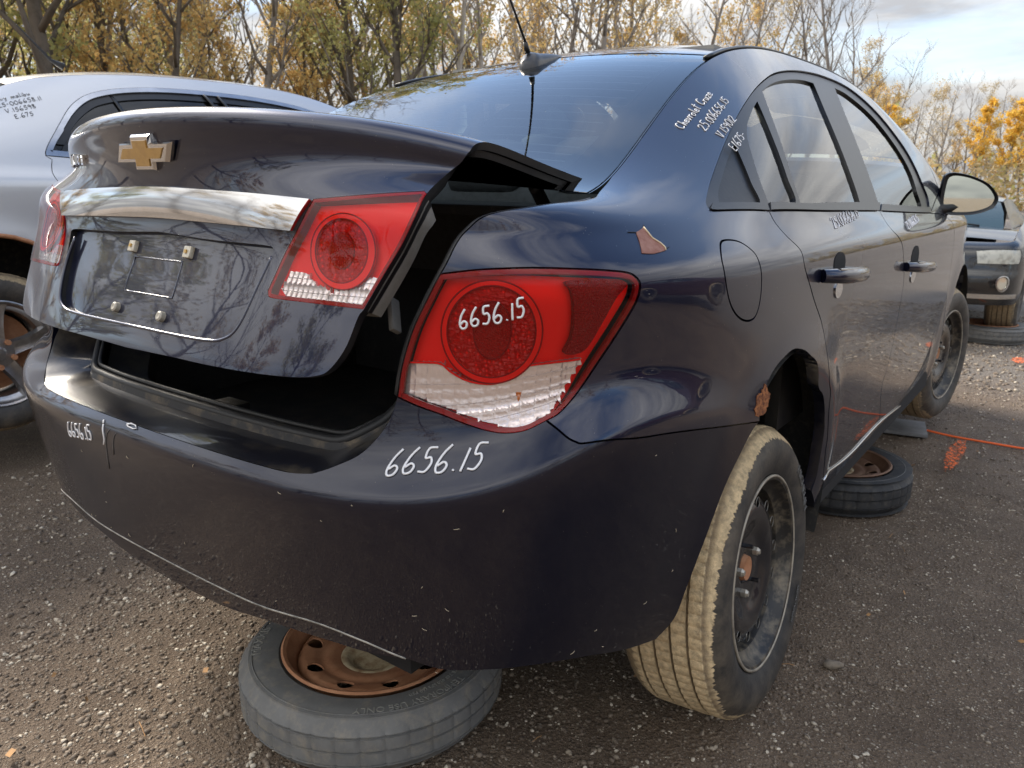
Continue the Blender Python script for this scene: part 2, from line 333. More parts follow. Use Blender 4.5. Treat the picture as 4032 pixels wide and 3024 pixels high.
# outlines of the panels, in the (u, v) of the body-side and boot-lid surfaces
CB = {
    'lc_o': [(5.154, 11.354), (5.15, 11.059), (5.113, 10.798), (5.043, 10.582), (4.947, 10.422), (4.829, 10.323), (4.697, 10.288), (4.561, 10.312), (4.427, 10.388), (4.304, 10.511), (4.198, 10.674), (4.117, 10.872), (4.065, 11.101), (4.043, 11.358), (4.053, 11.638), (4.093, 11.936), (4.161, 12.244), (4.255, 12.539), (4.369, 12.78), (4.497, 12.923), (4.629, 12.939), (4.758, 12.824), (4.877, 12.603), (4.981, 12.313), (5.066, 11.992), (5.126, 11.669)],
    'lc_m': [(5.077, 11.363), (5.073, 11.105), (5.04, 10.875), (4.98, 10.684), (4.896, 10.541), (4.793, 10.451), (4.678, 10.416), (4.558, 10.433), (4.441, 10.498), (4.333, 10.606), (4.241, 10.751), (4.17, 10.928), (4.123, 11.134), (4.104, 11.364), (4.112, 11.612), (4.147, 11.871), (4.207, 12.131), (4.289, 12.375), (4.388, 12.57), (4.499, 12.684), (4.614, 12.697), (4.728, 12.606), (4.833, 12.426), (4.926, 12.186), (5.001, 11.916), (5.052, 11.638)],
    'lc_i': [(4.794, 11.41), (4.794, 11.253), (4.781, 11.109), (4.757, 10.988), (4.723, 10.893), (4.681, 10.829), (4.633, 10.799), (4.582, 10.803), (4.531, 10.839), (4.484, 10.907), (4.443, 11.002), (4.411, 11.12), (4.389, 11.257), (4.379, 11.407), (4.38, 11.564), (4.394, 11.72), (4.418, 11.867), (4.453, 11.994), (4.495, 12.09), (4.542, 12.143), (4.591, 12.146), (4.64, 12.1), (4.686, 12.009), (4.727, 11.884), (4.76, 11.735), (4.783, 11.574)],
    'deck_edge': [(6.64, 19.527), (6.331, 19.454), (5.954, 19.642), (5.475, 19.233), (5.07, 19.061), (4.801, 18.543), (4.56, 17.357), (4.35, 15.365), (4.182, 14.253), (4.031, 13.119)],
    'lamp_top': [(4.031, 13.119), (4.479, 13.418), (5.039, 13.547), (5.618, 13.449), (5.996, 13.283), (6.151, 13.124), (6.22, 12.875)],
    'lamp_out': [(6.22, 12.875), (6.245, 12.582), (6.201, 12.0), (6.036, 11.214), (5.837, 10.432), (5.6, 9.535), (5.417, 9.109), (5.263, 9.015)],
    'lamp_bot': [(5.263, 9.015), (5.045, 8.949), (4.827, 9.045), (4.633, 9.219), (4.183, 9.679), (3.853, 9.923), (3.644, 10.084)],
    'lamp_in': [(3.644, 10.084), (3.671, 10.619), (3.761, 11.32), (3.903, 12.144), (4.031, 13.119)],
    'clear_top': [(3.7, 10.712), (3.906, 10.721), (4.056, 10.7), (4.179, 10.537), (4.372, 10.364), (4.633, 10.275), (4.839, 10.359), (4.989, 10.558), (5.277, 10.557), (5.555, 10.517), (5.648, 10.51)],
    'red_line': [(3.667, 10.154), (4.174, 9.838), (4.617, 9.437), (4.848, 9.21), (5.093, 9.084), (5.32, 9.25), (5.508, 9.851), (5.672, 10.411)],
    'reflex': [(5.394, 12.943), (5.454, 12.435), (5.497, 11.774), (5.496, 11.139), (5.433, 10.738), (5.674, 10.735), (5.848, 11.391), (5.992, 12.126), (6.123, 12.754), (5.771, 13.037)],
    'lamp_c': [(4.586, 11.377), (4.038, 11.347), (4.563, 12.927), (4.104, 11.353), (4.377, 11.407)],
    'bump_top': [(3.644, 10.084), (3.61, 9.788), (3.542, 9.402), (3.375, 8.834), (3.183, 8.47), (2.973, 8.091)],
    'seam': [(5.263, 9.015), (5.4, 8.545), (5.551, 7.896), (5.679, 7.454), (6.16, 6.627), (6.722, 6.372), (7.477, 6.32), (7.999, 6.496)],
    'arch_b': [(7.999, 6.496), (7.777, 5.69), (7.549, 4.997), (7.359, 4.177), (7.244, 3.447), (7.182, 2.658), (7.02, 2.217)],
    'bump_bot': [(7.02, 2.217), (6.623, 2.462), (5.947, 2.904), (5.273, 3.093), (4.659, 3.103), (4.193, 3.064), (3.822, 3.19)],
    'low_crease': [(3.822, 3.19), (3.666, 3.253), (3.322, 3.395), (2.831, 3.478), (2.178, 3.35), (1.545, 3.3), (1.111, 3.343)],
    'val_bot': [(3.821, 3.16), (3.402, 3.103), (2.892, 3.104), (2.241, 2.999), (1.769, 2.825), (1.461, 2.737)],
    'arch_q': [(7.999, 6.496), (8.027, 7.85), (8.086, 8.671), (8.278, 9.494), (8.563, 9.927), (8.778, 9.948), (9.022, 9.678), (9.32, 8.973), (9.642, 6.38), (9.836, 5.262), (9.937, 4.6), (9.996, 3.53), (9.97, 3.002), (10.048, 2.122)],
    'sill_bot': [(10.052, 2.09), (11.192, 1.077), (11.759, 1.0), (12.732, 1.0), (13.462, 1.077), (14.952, 1.0)],
    'door_bot': [(10.155, 3.186), (11.232, 2.647), (12.398, 2.59), (14.297, 2.227)],
    'rdoor_rear': [(8.678, 15.686), (8.66, 15.123), (8.701, 14.307), (8.804, 13.391), (8.86, 12.285), (9.112, 11.23), (9.394, 10.376), (9.517, 9.508), (9.676, 8.152), (9.829, 5.933), (10.017, 4.542), (10.064, 3.998), (10.155, 3.186)],
    'bdoor': [(11.553, 15.114), (11.556, 14.829), (11.573, 13.616), (11.831, 12.276), (11.966, 11.306), (12.07, 10.484), (12.071, 9.686), (12.036, 7.852), (12.048, 5.175), (11.985, 4.279), (12.275, 2.758)],
    'dlo': [(7.769, 16.297), (7.77, 16.589), (7.876, 16.975), (8.185, 17.546), (8.665, 18.103), (9.258, 18.577), (9.824, 18.932), (10.361, 19.264), (10.788, 19.523), (11.291, 19.744), (11.788, 19.94), (12.254, 20.059), (12.913, 19.971), (13.309, 19.315), (13.516, 18.389), (13.645, 17.563), (13.686, 16.511), (13.74, 15.73), (13.553, 14.748)],
    'dlo_bot': [(13.553, 14.748), (11.515, 15.149), (9.896, 15.371), (8.685, 15.713), (7.769, 16.297)],
    'tri': [(8.015, 16.602), (8.164, 17.087), (8.36, 17.421), (8.691, 17.842), (9.006, 18.131), (8.91, 17.691), (8.768, 16.959), (8.629, 16.14)],
    'qglass': [(8.841, 16.097), (8.936, 16.844), (9.13, 17.646), (9.356, 18.229), (9.682, 18.565), (9.965, 18.773), (9.714, 17.791), (9.508, 16.769), (9.384, 15.865)],
    'rglass': [(9.501, 15.794), (9.641, 16.847), (9.906, 17.938), (10.232, 19.005), (10.615, 19.204), (11.092, 19.353), (11.503, 19.451), (11.766, 19.452), (11.388, 18.115), (11.187, 16.892), (11.101, 15.638), (11.055, 15.547)],
    'fglass': [(11.687, 15.382), (11.707, 15.995), (11.77, 16.933), (11.957, 18.001), (12.408, 19.577), (12.687, 19.447), (13.063, 18.831), (13.274, 17.96), (13.396, 17.061), (13.355, 16.087), (13.207, 15.198)],
    'belt_top': [(13.704, 15.205), (13.202, 15.248), (11.678, 15.471), (11.626, 15.526), (9.982, 15.676), (9.424, 15.784), (8.765, 16.066), (8.718, 16.054), (7.864, 16.7)],
    'fuel': [(7.474, 14.293), (7.608, 14.459), (7.778, 14.275), (7.879, 13.683), (7.904, 13.012), (7.929, 12.246), (7.927, 11.562), (7.875, 11.108), (7.77, 10.973), (7.622, 11.059), (7.485, 11.362), (7.389, 11.876), (7.336, 12.67), (7.351, 13.496)],
    'chip': [(6.52, 15.18), (6.592, 15.355), (6.657, 15.575), (6.656, 15.221), (6.654, 14.768), (6.702, 14.496), (6.718, 14.294), (6.705, 14.15), (6.537, 14.023), (6.399, 14.075), (6.467, 14.594)],
    'rust': [(7.907, 7.405), (7.974, 8.401), (8.109, 8.859), (8.159, 8.597), (8.139, 8.097), (8.074, 7.223), (7.964, 6.758)],
    'hand_r': [(9.283, 11.815), (10.267, 11.553)],
    'hand_f': [(12.038, 11.096), (12.971, 10.804)],
    'cup_r': [(9.774, 12.128)],
    'glint_r': [(9.791, 11.184)],
    'cup_f': [(12.421, 11.353)],
    'glint_f': [(12.426, 10.578)],
    'w_lamp': [(4.25, 11.453), (4.956, 11.78)],
    'w_bump': [(3.664, 8.255), (4.629, 8.148)],
    'w_pill': [(8.554, 19.44), (9.324, 19.59)],
    'w_rdoor': [(9.952, 14.402), (10.838, 14.953)],
    'w_fdoor': [(12.153, 13.435), (12.805, 14.175)],
}
CL = {
    'll_o': [(10.73, 5.735), (10.753, 5.422), (10.752, 5.138), (10.725, 4.896), (10.669, 4.706), (10.587, 4.571), (10.483, 4.494), (10.362, 4.477), (10.232, 4.521), (10.1, 4.626), (9.974, 4.79), (9.863, 5.012), (9.776, 5.287), (9.722, 5.601), (9.705, 5.933), (9.729, 6.254), (9.787, 6.543), (9.868, 6.781), (9.966, 6.953), (10.077, 7.047), (10.197, 7.057), (10.32, 6.983), (10.438, 6.832), (10.542, 6.617), (10.625, 6.352), (10.687, 6.052)],
    'll_m': [(10.609, 5.743), (10.628, 5.479), (10.627, 5.235), (10.604, 5.027), (10.559, 4.861), (10.492, 4.744), (10.408, 4.677), (10.31, 4.663), (10.204, 4.703), (10.096, 4.796), (9.994, 4.94), (9.904, 5.133), (9.834, 5.369), (9.79, 5.635), (9.776, 5.913), (9.794, 6.181), (9.839, 6.422), (9.905, 6.62), (9.986, 6.763), (10.078, 6.841), (10.176, 6.85), (10.276, 6.789), (10.37, 6.665), (10.454, 6.486), (10.522, 6.264), (10.573, 6.011)],
    'll_i': [(10.383, 5.733), (10.393, 5.583), (10.394, 5.442), (10.385, 5.32), (10.364, 5.221), (10.334, 5.15), (10.295, 5.111), (10.249, 5.104), (10.199, 5.131), (10.148, 5.19), (10.1, 5.28), (10.057, 5.396), (10.023, 5.532), (10.001, 5.683), (9.992, 5.837), (9.996, 5.984), (10.014, 6.116), (10.043, 6.225), (10.08, 6.302), (10.123, 6.345), (10.169, 6.35), (10.215, 6.317), (10.26, 6.249), (10.301, 6.15), (10.335, 6.026), (10.363, 5.884)],
    'bot': [(4.722, 2.199), (5.671, 2.037), (6.365, 1.881), (7.219, 1.881), (7.985, 1.984), (8.71, 2.002), (9.701, 2.065), (10.251, 2.141), (10.538, 2.252), (10.712, 2.445), (10.847, 3.022), (10.862, 3.781), (10.901, 3.963)],
    'lamp': [(9.669, 7.567), (10.467, 7.821), (11.229, 8.027), (11.301, 7.9), (11.289, 6.932), (11.041, 5.237), (10.896, 3.99), (10.167, 4.024), (9.452, 4.041), (9.33, 4.079), (9.286, 4.241), (9.37, 5.557), (9.554, 6.725)],
    'l_clear': [(9.475, 4.919), (9.73, 4.885), (9.894, 4.631), (10.152, 4.438), (10.355, 4.445), (10.553, 4.587), (10.7, 4.868), (10.881, 4.915), (10.821, 4.138), (10.13, 4.189), (9.46, 4.252)],
    'l_red': [(9.745, 7.298), (11.163, 7.818), (10.864, 4.937), (9.451, 4.983)],
    'l_c': [(10.215, 5.683), (9.728, 5.614), (10.125, 7.056), (9.791, 5.623), (10.001, 5.683)],
    'side_up': [(11.302, 7.889), (11.273, 8.911), (11.495, 10.904), (11.596, 12.166)],
    'chrome': [(4.05, 7.757), (5.979, 7.931), (7.389, 7.911), (8.515, 7.735), (9.654, 7.48), (9.445, 6.257), (8.545, 6.35), (7.346, 6.447), (5.953, 6.409), (3.992, 6.353)],
    'recess': [(4.965, 5.95), (4.88, 4.921), (4.895, 3.448), (5.12, 2.831), (6.563, 2.711), (8.423, 2.721), (8.842, 2.887), (9.003, 3.204), (9.084, 4.35), (9.179, 5.596), (9.12, 5.646), (8.005, 5.693), (6.713, 5.872)],
    'plate': [(6.508, 4.855), (7.557, 4.814), (7.544, 3.679), (6.469, 3.672)],
    'emblem': [(6.982, 9.33), (7.559, 9.58), (7.001, 10.042)],
    'nuts': [(6.45, 5.218), (7.601, 5.187), (6.449, 3.138), (7.445, 3.116)],
    'cruze': [(2.831, 8.753), (3.904, 9.582)],
}
# ------------------------------------------------------------------ mesh building
class FnSurf:
    """a surface given by a function of (u, v) arrays"""
    def __init__(s, fn): s.fn = fn
    def ev(s, u, v, raw=False):
        u = np.atleast_1d(np.asarray(u, float)); v = np.atleast_1d(np.asarray(v, float))
        e = 1e-4
        P = s.fn(u, v); Pu = (s.fn(u + e, v) - s.fn(u - e, v)) / (2 * e); Pv = (s.fn(u, v + e) - s.fn(u, v - e)) / (2 * e)
        n = np.cross(Pu, Pv); n /= np.linalg.norm(n, axis=1, keepdims=True) + 1e-12
        return P, n, Pu, Pv
def mesh(name, V, F, normals=None, smooth=False, mats=None, midx=None):
    me = bpy.data.meshes.new(name)
    me.from_pydata([tuple(map(float, v)) for v in V], [], F)
    if smooth or normals is not None:
        me.polygons.foreach_set('use_smooth', [True] * len(me.polygons))
    if mats:
        for m in mats: me.materials.append(m)
    if midx is not None: me.polygons.foreach_set('material_index', midx)
    me.update()
    if normals is not None: me.normals_split_custom_set([tuple(map(float, n)) for n in normals])
    return me
def catmull(P, n=8):
    P = np.asarray(P, float)
    if len(P) < 3: return np.array([P[0] + (P[-1] - P[0]) * t for t in np.linspace(0, 1, n * (len(P) - 1) + 1)])
    Q = np.vstack([2 * P[0] - P[1], P, 2 * P[-1] - P[-2]])
    out = []
    for i in range(1, len(Q) - 2):
        t = np.linspace(0, 1, n, endpoint=False)[:, None]
        a, b, c, d = Q[i - 1], Q[i], Q[i + 1], Q[i + 2]
        out.append(.5 * (2 * b + (c - a) * t + (2 * a - 5 * b + 4 * c - d) * t ** 2 + (-a + 3 * b - 3 * c + d) * t ** 3))
    out.append(P[-1:])
    return np.vstack(out)
def poly(*segs, n=6):
    """closed outline from segments; each is smoothed, corners stay where segments meet"""
    out = []
    for s in segs:
        c = catmull(s, n) if len(s) > 2 else np.asarray(s, float)
        if out and np.allclose(out[-1][-1], c[0], atol=1e-3): c = c[1:]
        out.append(c)
    p = np.vstack(out)
    if np.allclose(p[0], p[-1], atol=1e-3): p = p[:-1]
    return p
def loopc(pts, n=6):
    """closed smooth outline through the points"""
    P = np.asarray(pts, float)
    Q = np.vstack([P[-2:], P, P[:2]])
    c = catmull(Q, n)
    return c[2 * n:2 * n + len(P) * n]
def ell(c, ru, rv, n=48, rot=0):
    t = np.linspace(0, 2 * np.pi, n, endpoint=False)
    return np.stack([c[0] + ru * np.cos(t), c[1] + rv * np.sin(t)], -1)
def inside(P, poly_):
    x, y = P[:, 0], P[:, 1]
    r = np.zeros(len(P), bool)
    a = poly_; b = np.roll(poly_, -1, 0)
    for (x0, y0), (x1, y1) in zip(a, b):
        if y0 == y1: continue
        c = ((y0 > y) != (y1 > y)) & (x < (x1 - x0) * (y - y0) / (y1 - y0) + x0)
        r ^= c
    return r
def area2(p): return .5 * np.sum(p[:, 0] * np.roll(p[:, 1], -1) - np.roll(p[:, 0], -1) * p[:, 1])
def dense(S, p, step):
    """insert points so that neighbours are at most step apart in space"""
    q = S.ev(p[:, 0], p[:, 1])[0]
    d = np.linalg.norm(np.roll(q, -1, 0) - q, axis=1)
    out = []
    for i in range(len(p)):
        k = max(1, int(math.ceil(d[i] / step)))
        for j in range(k): out.append(p[i] + (p[(i + 1) % len(p)] - p[i]) * j / k)
    out = np.array(out)
    q = S.ev(out[:, 0], out[:, 1])[0]
    keep = [0]
    for i in range(1, len(out)):
        if np.linalg.norm(q[i] - q[keep[-1]]) > step * .22: keep.append(i)
    return out[keep]
def shrink(S, p, gap):
    """move an outline inwards by gap metres"""
    if not gap: return p
    _, _, Pu, Pv = S.ev(p[:, 0], p[:, 1])
    lu = np.linalg.norm(Pu, axis=1); lv = np.linalg.norm(Pv, axis=1)
    t = np.roll(p, -1, 0) - np.roll(p, 1, 0)
    t = np.stack([t[:, 0] * lu, t[:, 1] * lv], -1)
    t /= np.linalg.norm(t, axis=1, keepdims=True) + 1e-12
    s = 1 if area2(p) > 0 else -1
    nrm = np.stack([-t[:, 1], t[:, 0]], -1) * s * gap
    return p + np.stack([nrm[:, 0] / lu, nrm[:, 1] / lv], -1)
def panel_geo(S, outline, holes=(), off=0.0, depth=.014, gap=.0015, res=.022, mirror=False, bres=None, sym=None):
    bres = bres or res * .6
    o0 = dense(S, np.asarray(outline, float), bres)
    loops = [shrink(S, o0, gap)]
    if sym is not None: loops[0][np.abs(o0[:, 0] - sym) < 1e-3, 0] = sym
    for h in holes:
        h = dense(S, np.asarray(h, float), bres)
        loops.append(shrink(S, h, -gap))
    P0, _, Pu, Pv = S.ev(loops[0][:, 0], loops[0][:, 1])
    lu = np.median(np.linalg.norm(Pu, axis=1)); lv = np.median(np.linalg.norm(Pv, axis=1))
    lo = loops[0].min(0); hi = loops[0].max(0)
    gu = np.arange(lo[0], hi[0], res / lu); gv = np.arange(lo[1], hi[1], res / lv)
    G = np.stack(np.meshgrid(gu, gv, indexing='ij'), -1).reshape(-1, 2)
    G = G[inside(G, loops[0])] if len(G) else G
    for h in loops[1:]:
        if len(G): G = G[~inside(G, h)]
    if len(G):
        B_ = np.vstack(loops); keep = np.ones(len(G), bool)
        for i in range(0, len(G), 400):
            d = np.min(((G[i:i + 400, None, 0] - B_[None, :, 0]) * lu) ** 2 + ((G[i:i + 400, None, 1] - B_[None, :, 1]) * lv) ** 2, 1)
            keep[i:i + 400] = d > (res * .45) ** 2
        G = G[keep]
    allp = np.vstack(loops + ([G] if len(G) else []))
    sc = np.array([lu, lv])
    edges = []; k = 0
    for l in loops:
        n = len(l); edges += [(k + i, k + (i + 1) % n) for i in range(n)]; k += n
    vo, eo, fo, ov, oe, of = delaunay_2d_cdt([Vector(p) for p in (allp * sc)], edges, [], 0, 1e-6)
    vo = np.array([tuple(v) for v in vo]) / sc
    T = np.array([f for f in fo if len(f) == 3])
    c = vo[T].mean(1)
    ok = inside(c, loops[0])
    for h in loops[1:]: ok &= ~inside(c, h)
    T = T[ok]
    P, N, _, _ = S.ev(vo[:, 0], vo[:, 1])
    P = P - N * off
    if mirror: P = P * [1, -1, 1]; N = N * [1, -1, 1]
    fn = np.cross(P[T[:, 1]] - P[T[:, 0]], P[T[:, 2]] - P[T[:, 0]])
    fl = (fn * N[T[:, 0]]).sum(1) < 0
    T[fl] = T[fl][:, ::-1]
    used = np.unique(T); rm = -np.ones(len(vo), int); rm[used] = np.arange(len(used))
    V = list(P[used]); F = [tuple(t) for t in rm[T]]; NL = [N[i] for t in T for i in t]
    nt = len(F)
    if depth:
        for l in loops:
            P, N, _, _ = S.ev(l[:, 0], l[:, 1])
            P = P - N * off
            if mirror: P = P * [1, -1, 1]; N = N * [1, -1, 1]
            k = len(V); n = len(l)
            V += list(P) + list(P - N * depth)
            cen = P.mean(0)
            for i in range(n):
                j = (i + 1) % n
                if sym is not None and abs(l[i, 0] - sym) < 1e-3 and abs(l[j, 0] - sym) < 1e-3: continue
                f = [k + i, k + j, k + n + j, k + n + i]
                nn = np.cross(P[j] - P[i], -N[i]); nn /= np.linalg.norm(nn) + 1e-12
                # skirts of an outline look outwards, those of a hole inwards
                s = 1 if (area2(l) > 0) != mirror else -1
                if l is not loops[0]: s = -s
                if s < 0: f = f[::-1]
                F.append(tuple(f)); NL += [nn * (1 if s > 0 else -1)] * 4
    return V, F, NL, nt
def panel(name, S, outline, mat, parent, sides=(False,), rim=None, **k):
    V, F, NL, MI = [], [], [], []
    for m in sides:
        v, f, nl, nt = panel_geo(S, outline, mirror=m, **k)
        o = len(V)
        V += v; F += [tuple(i + o for i in t) for t in f]; NL += nl
        MI += [0] * nt + [1 if rim else 0] * (len(f) - nt)
    me = mesh(name, V, F, NL, mats=[mat] + ([rim] if rim else []), midx=MI)
    return link(name, me, None, parent)
def frames(P, up=None):
    P = np.asarray(P, float)
    T = np.gradient(P, axis=0); T /= np.linalg.norm(T, axis=1, keepdims=True) + 1e-12
    n = np.array(up if up is not None else (0, 0, 1), float)
    if abs(n @ T[0]) > .95: n = np.array((1.0, 0, 0))
    A = []
    for t in T:
        n = n - t * (n @ t); n /= np.linalg.norm(n) + 1e-12
        A.append(n)
    A = np.array(A)
    return T, A, np.cross(T, A)
def tube_geo(P, r, k=8, closed=False, flat=1.0, up=None):
    P = np.asarray(P, float)
    T, A, Bn = frames(P, up)
    r = np.broadcast_to(np.asarray(r, float), (len(P),))
    V, F = [], []
    for i in range(len(P)):
        for j in range(k):
            a = 2 * np.pi * j / k
            V.append(P[i] + (A[i] * np.cos(a) * flat + Bn[i] * np.sin(a)) * r[i])
    m = len(P) if closed else len(P) - 1
    for i in range(m):
        i2 = (i + 1) % len(P)
        for j in range(k):
            j2 = (j + 1) % k
            F.append((i * k + j, i * k + j2, i2 * k + j2, i2 * k + j))
    if not closed:
        F.append(tuple(range(k))[::-1]); F.append(tuple((len(P) - 1) * k + j for j in range(k)))
    return V, F
def merge(parts):
    V, F = [], []
    for v, f in parts:
        o = len(V); V += list(v); F += [tuple(i + o for i in t) for t in f]
    return V, F
def tube(name, P, r, mat, parent, k=8, closed=False, flat=1.0, up=None):
    V, F = tube_geo(P, r, k, closed, flat, up)
    return link(name, mesh(name, V, F, smooth=True), mat, parent)
def fix_normals(me, flip=False):
    bm = bmesh.new(); bm.from_mesh(me)
    bmesh.ops.recalc_face_normals(bm, faces=bm.faces)
    bm.to_mesh(me); bm.free()
    return me
def lathe_geo(prof, n=64, axis='y', rfun=None, closed=False):
    """profile of (axial, radius) pairs turned round an axis"""
    V, F = [], []
    m = len(prof)
    for i in range(n):
        a = 2 * np.pi * i / n
        for j, (h, r) in enumerate(prof):
            if rfun: h, r = rfun(i, j, h, r)
            c, s = r * math.cos(a), r * math.sin(a)
            V.append((c, h, s) if axis == 'y' else (c, s, h))
    mm = m if closed else m - 1
    for i in range(n):
        i2 = (i + 1) % n
        for j in range(mm):
            j2 = (j + 1) % m
            F.append((i * m + j, i * m + j2, i2 * m + j2, i2 * m + j))
    return V, F
def auto_smooth(me, ang=35):
    bm = bmesh.new(); bm.from_mesh(me)
    for e in bm.edges:
        e.smooth = not (len(e.link_faces) == 2 and e.calc_face_angle(0) > R(ang))
    for f in bm.faces: f.smooth = True
    bm.to_mesh(me); bm.free()
    return me
def solid(name, V, F, mat, parent=None, ang=35, loc=None):
    me = auto_smooth(fix_normals(mesh(name, V, F)), ang)
    return link(name, me, mat, parent, loc)
def box_geo(c, s, rot=None, bev=0.0):
    bm = bmesh.new()
    bmesh.ops.create_cube(bm, size=1)
    bmesh.ops.scale(bm, vec=s, verts=bm.verts)
    if bev: bmesh.ops.bevel(bm, geom=list(bm.edges), offset=bev, segments=2, affect='EDGES', profile=.6)
    if rot is not None: bmesh.ops.transform(bm, matrix=rot.to_4x4(), verts=bm.verts)
    bmesh.ops.translate(bm, vec=c, verts=bm.verts)
    bm.verts.index_update()
    r = ([tuple(v.co) for v in bm.verts], [tuple(v.index for v in f.verts) for f in bm.faces])
    bm.free()
    return r
def loft_geo(rows, closed_u=False):
    """rows: list of point lists of equal length"""
    V, F = [], []
    n = len(rows[0])
    for r in rows: V += [tuple(p) for p in r]
    for i in range(len(rows) - 1):
        for j in range(n if closed_u else n - 1):
            j2 = (j + 1) % n
            F.append((i * n + j, i * n + j2, (i + 1) * n + j2, (i + 1) * n + j))
    return V, F
def nearest(S, uv, target, it=6):
    uv = np.array(uv, float)
    for _ in range(it):
        P, N, Pu, Pv = S.ev(uv[0], uv[1])
        J = np.stack([Pu[0], Pv[0]], -1)
        uv = uv + np.clip(np.linalg.lstsq(J, target - P[0], rcond=None)[0], -.6, .6)
    return uv
# handwriting: each glyph is a list of strokes in a box 0..w by 0..1
GL = {
 '0': (.55, [[(.3, 1), (.08, .75), (.05, .3), (.22, 0), (.42, .1), (.5, .55), (.4, .95), (.28, 1)]]),
 '1': (.25, [[(.15, .98), (.12, .5), (.1, 0)]]),
 '2': (.6, [[(.05, .8), (.2, 1), (.42, .92), (.42, .65), (.2, .3), (.03, .05), (.25, .06), (.55, .0)]]),
 '3': (.5, [[(.05, .95), (.3, 1), (.4, .8), (.2, .55), (.42, .35), (.3, .02), (.03, .08)]]),
 '5': (.55, [[(.5, 1.0), (.18, .98), (.14, .6), (.35, .6), (.44, .35), (.3, .04), (.03, .06)]]),
 '6': (.6, [[(.42, 1.1), (.18, .75), (.05, .3), (.15, .02), (.38, .04), (.46, .28), (.3, .42), (.1, .28)]]),
 '7': (.5, [[(.02, .95), (.45, 1), (.25, .5), (.12, 0)]]),
 '8': (.5, [[(.4, .85), (.2, 1), (.1, .8), (.4, .35), (.3, .02), (.06, .15), (.15, .45), (.42, .85)]]),
 '9': (.5, [[(.42, .8), (.2, 1), (.06, .75), (.25, .55), (.42, .8), (.38, .4), (.3, 0)]]),
 '.': (.25, [[(.1, .05), (.13, .10)]]),
 '-': (.4, [[(.08, .4), (.3, .42)]]),
 '/': (.4, [[(.05, -.1), (.3, 1.05)]]),
 ')': (.4, [[(.1, 1.0), (.2, .8)], [(.25, .75), (.28, .2), (.1, -.1)]]),
 ' ': (.4, []),
 'C': (.6, [[(.5, .95), (.28, 1.0), (.05, .5), (.2, .02), (.5, .12)]]),
 'E': (.55, [[(.45, 1), (.12, .95), (.1, .5), (.08, .02), (.42, .0)], [(.1, .5), (.38, .53)]]),
 'V': (.6, [[(.02, 1), (.2, 0), (.5, 1)]]),
 'h': (.45, [[(.12, 1.05), (.08, 0), (.2, .45), (.34, .4), (.36, 0)]]),
 'e': (.42, [[(.05, .28), (.34, .32), (.25, .52), (.06, .35), (.12, .02), (.38, .1)]]),
 'v': (.42, [[(.02, .5), (.16, 0), (.36, .5)]]),
 'y': (.45, [[(.04, .5), (.18, .08), (.36, .5), (.2, -.25), (.02, -.4)]]),
 'r': (.36, [[(.06, .5), (.08, 0), (.12, .38), (.32, .48)]]),
 'o': (.45, [[(.25, .5), (.06, .3), (.15, .02), (.36, .12), (.34, .42), (.22, .5)]]),
 'l': (.25, [[(.14, 1.05), (.1, .3), (.18, 0)]]),
 't': (.38, [[(.2, 1.0), (.14, .2), (.26, 0)], [(.02, .68), (.36, .72)]]),
 'n': (.45, [[(.06, .5), (.06, 0), (.2, .45), (.34, .42), (.36, 0)]]),
 'm': (.66, [[(.06, .5), (.06, 0), (.18, .45), (.28, .4), (.3, 0), (.42, .45), (.54, .4), (.56, 0)]]),
 'u': (.45, [[(.05, .5), (.1, .05), (.28, .1), (.34, .5), (.38, 0)]]),
 'z': (.45, [[(.04, .5), (.38, .5), (.06, 0), (.4, .02)]]),
 'a': (.45, [[(.34, .45), (.14, .48), (.06, .15), (.2, .0), (.33, .42), (.38, 0)]]),
 'i': (.2, [[(.1, .48), (.12, 0)], [(.12, .72), (.13, .76)]]),
 'b': (.45, [[(.1, 1.0), (.06, .05), (.28, .05), (.36, .35), (.1, .42)]]),
}
def write(name, S, uv0, uv1, lines, mat, parent, thick=.0016, slant=.12, mirror=False, lead=1.25, indent=0.0, size=None, lift=.0012, ysc=1.0):
    """handwriting laid on a surface; the first line runs from uv0 to uv1"""
    p0 = S.ev(*uv0)[0][0]; p1 = S.ev(*uv1)[0][0]
    n0 = S.ev(*uv0)[1][0]
    e1 = p1 - p0; Lw = np.linalg.norm(e1); e1 /= Lw
    e2 = np.cross(n0, e1); e2 /= np.linalg.norm(e2)
    wid = sum(GL[c][0] + .06 for c in lines[0])
    h = size or Lw / wid
    rnd = random.Random(len(lines[0]))
    parts = []
    uv = np.array(uv0, float)
    for li, line in enumerate(lines):
        x = indent[li] if isinstance(indent, (list, tuple)) else indent * li
        for c in line:
            w, strokes = GL[c]
            jy = rnd.uniform(-.05, .05); js = rnd.uniform(.92, 1.08)
            for st in strokes:
                pts = catmull(np.array(st, float), 5) if len(st) > 2 else np.array(st, float)
                q = []
                for (a, b) in pts:
                    a2 = x + a + slant * b; b2 = b * js + jy - li * lead
                    uv = nearest(S, uv, p0 + e1 * a2 * h + e2 * b2 * h * ysc, 4)
                    P, N, _, _ = S.ev(uv[0], uv[1])
                    q.append((P[0] + N[0] * lift) * ([1, -1, 1] if mirror else [1, 1, 1]))
                if len(q) > 1: parts.append(tube_geo(q, thick, 5, up=n0))
            x += w + .06
    V, F = merge(parts)
    return link(name, mesh(name, V, F, smooth=True), mat, parent)
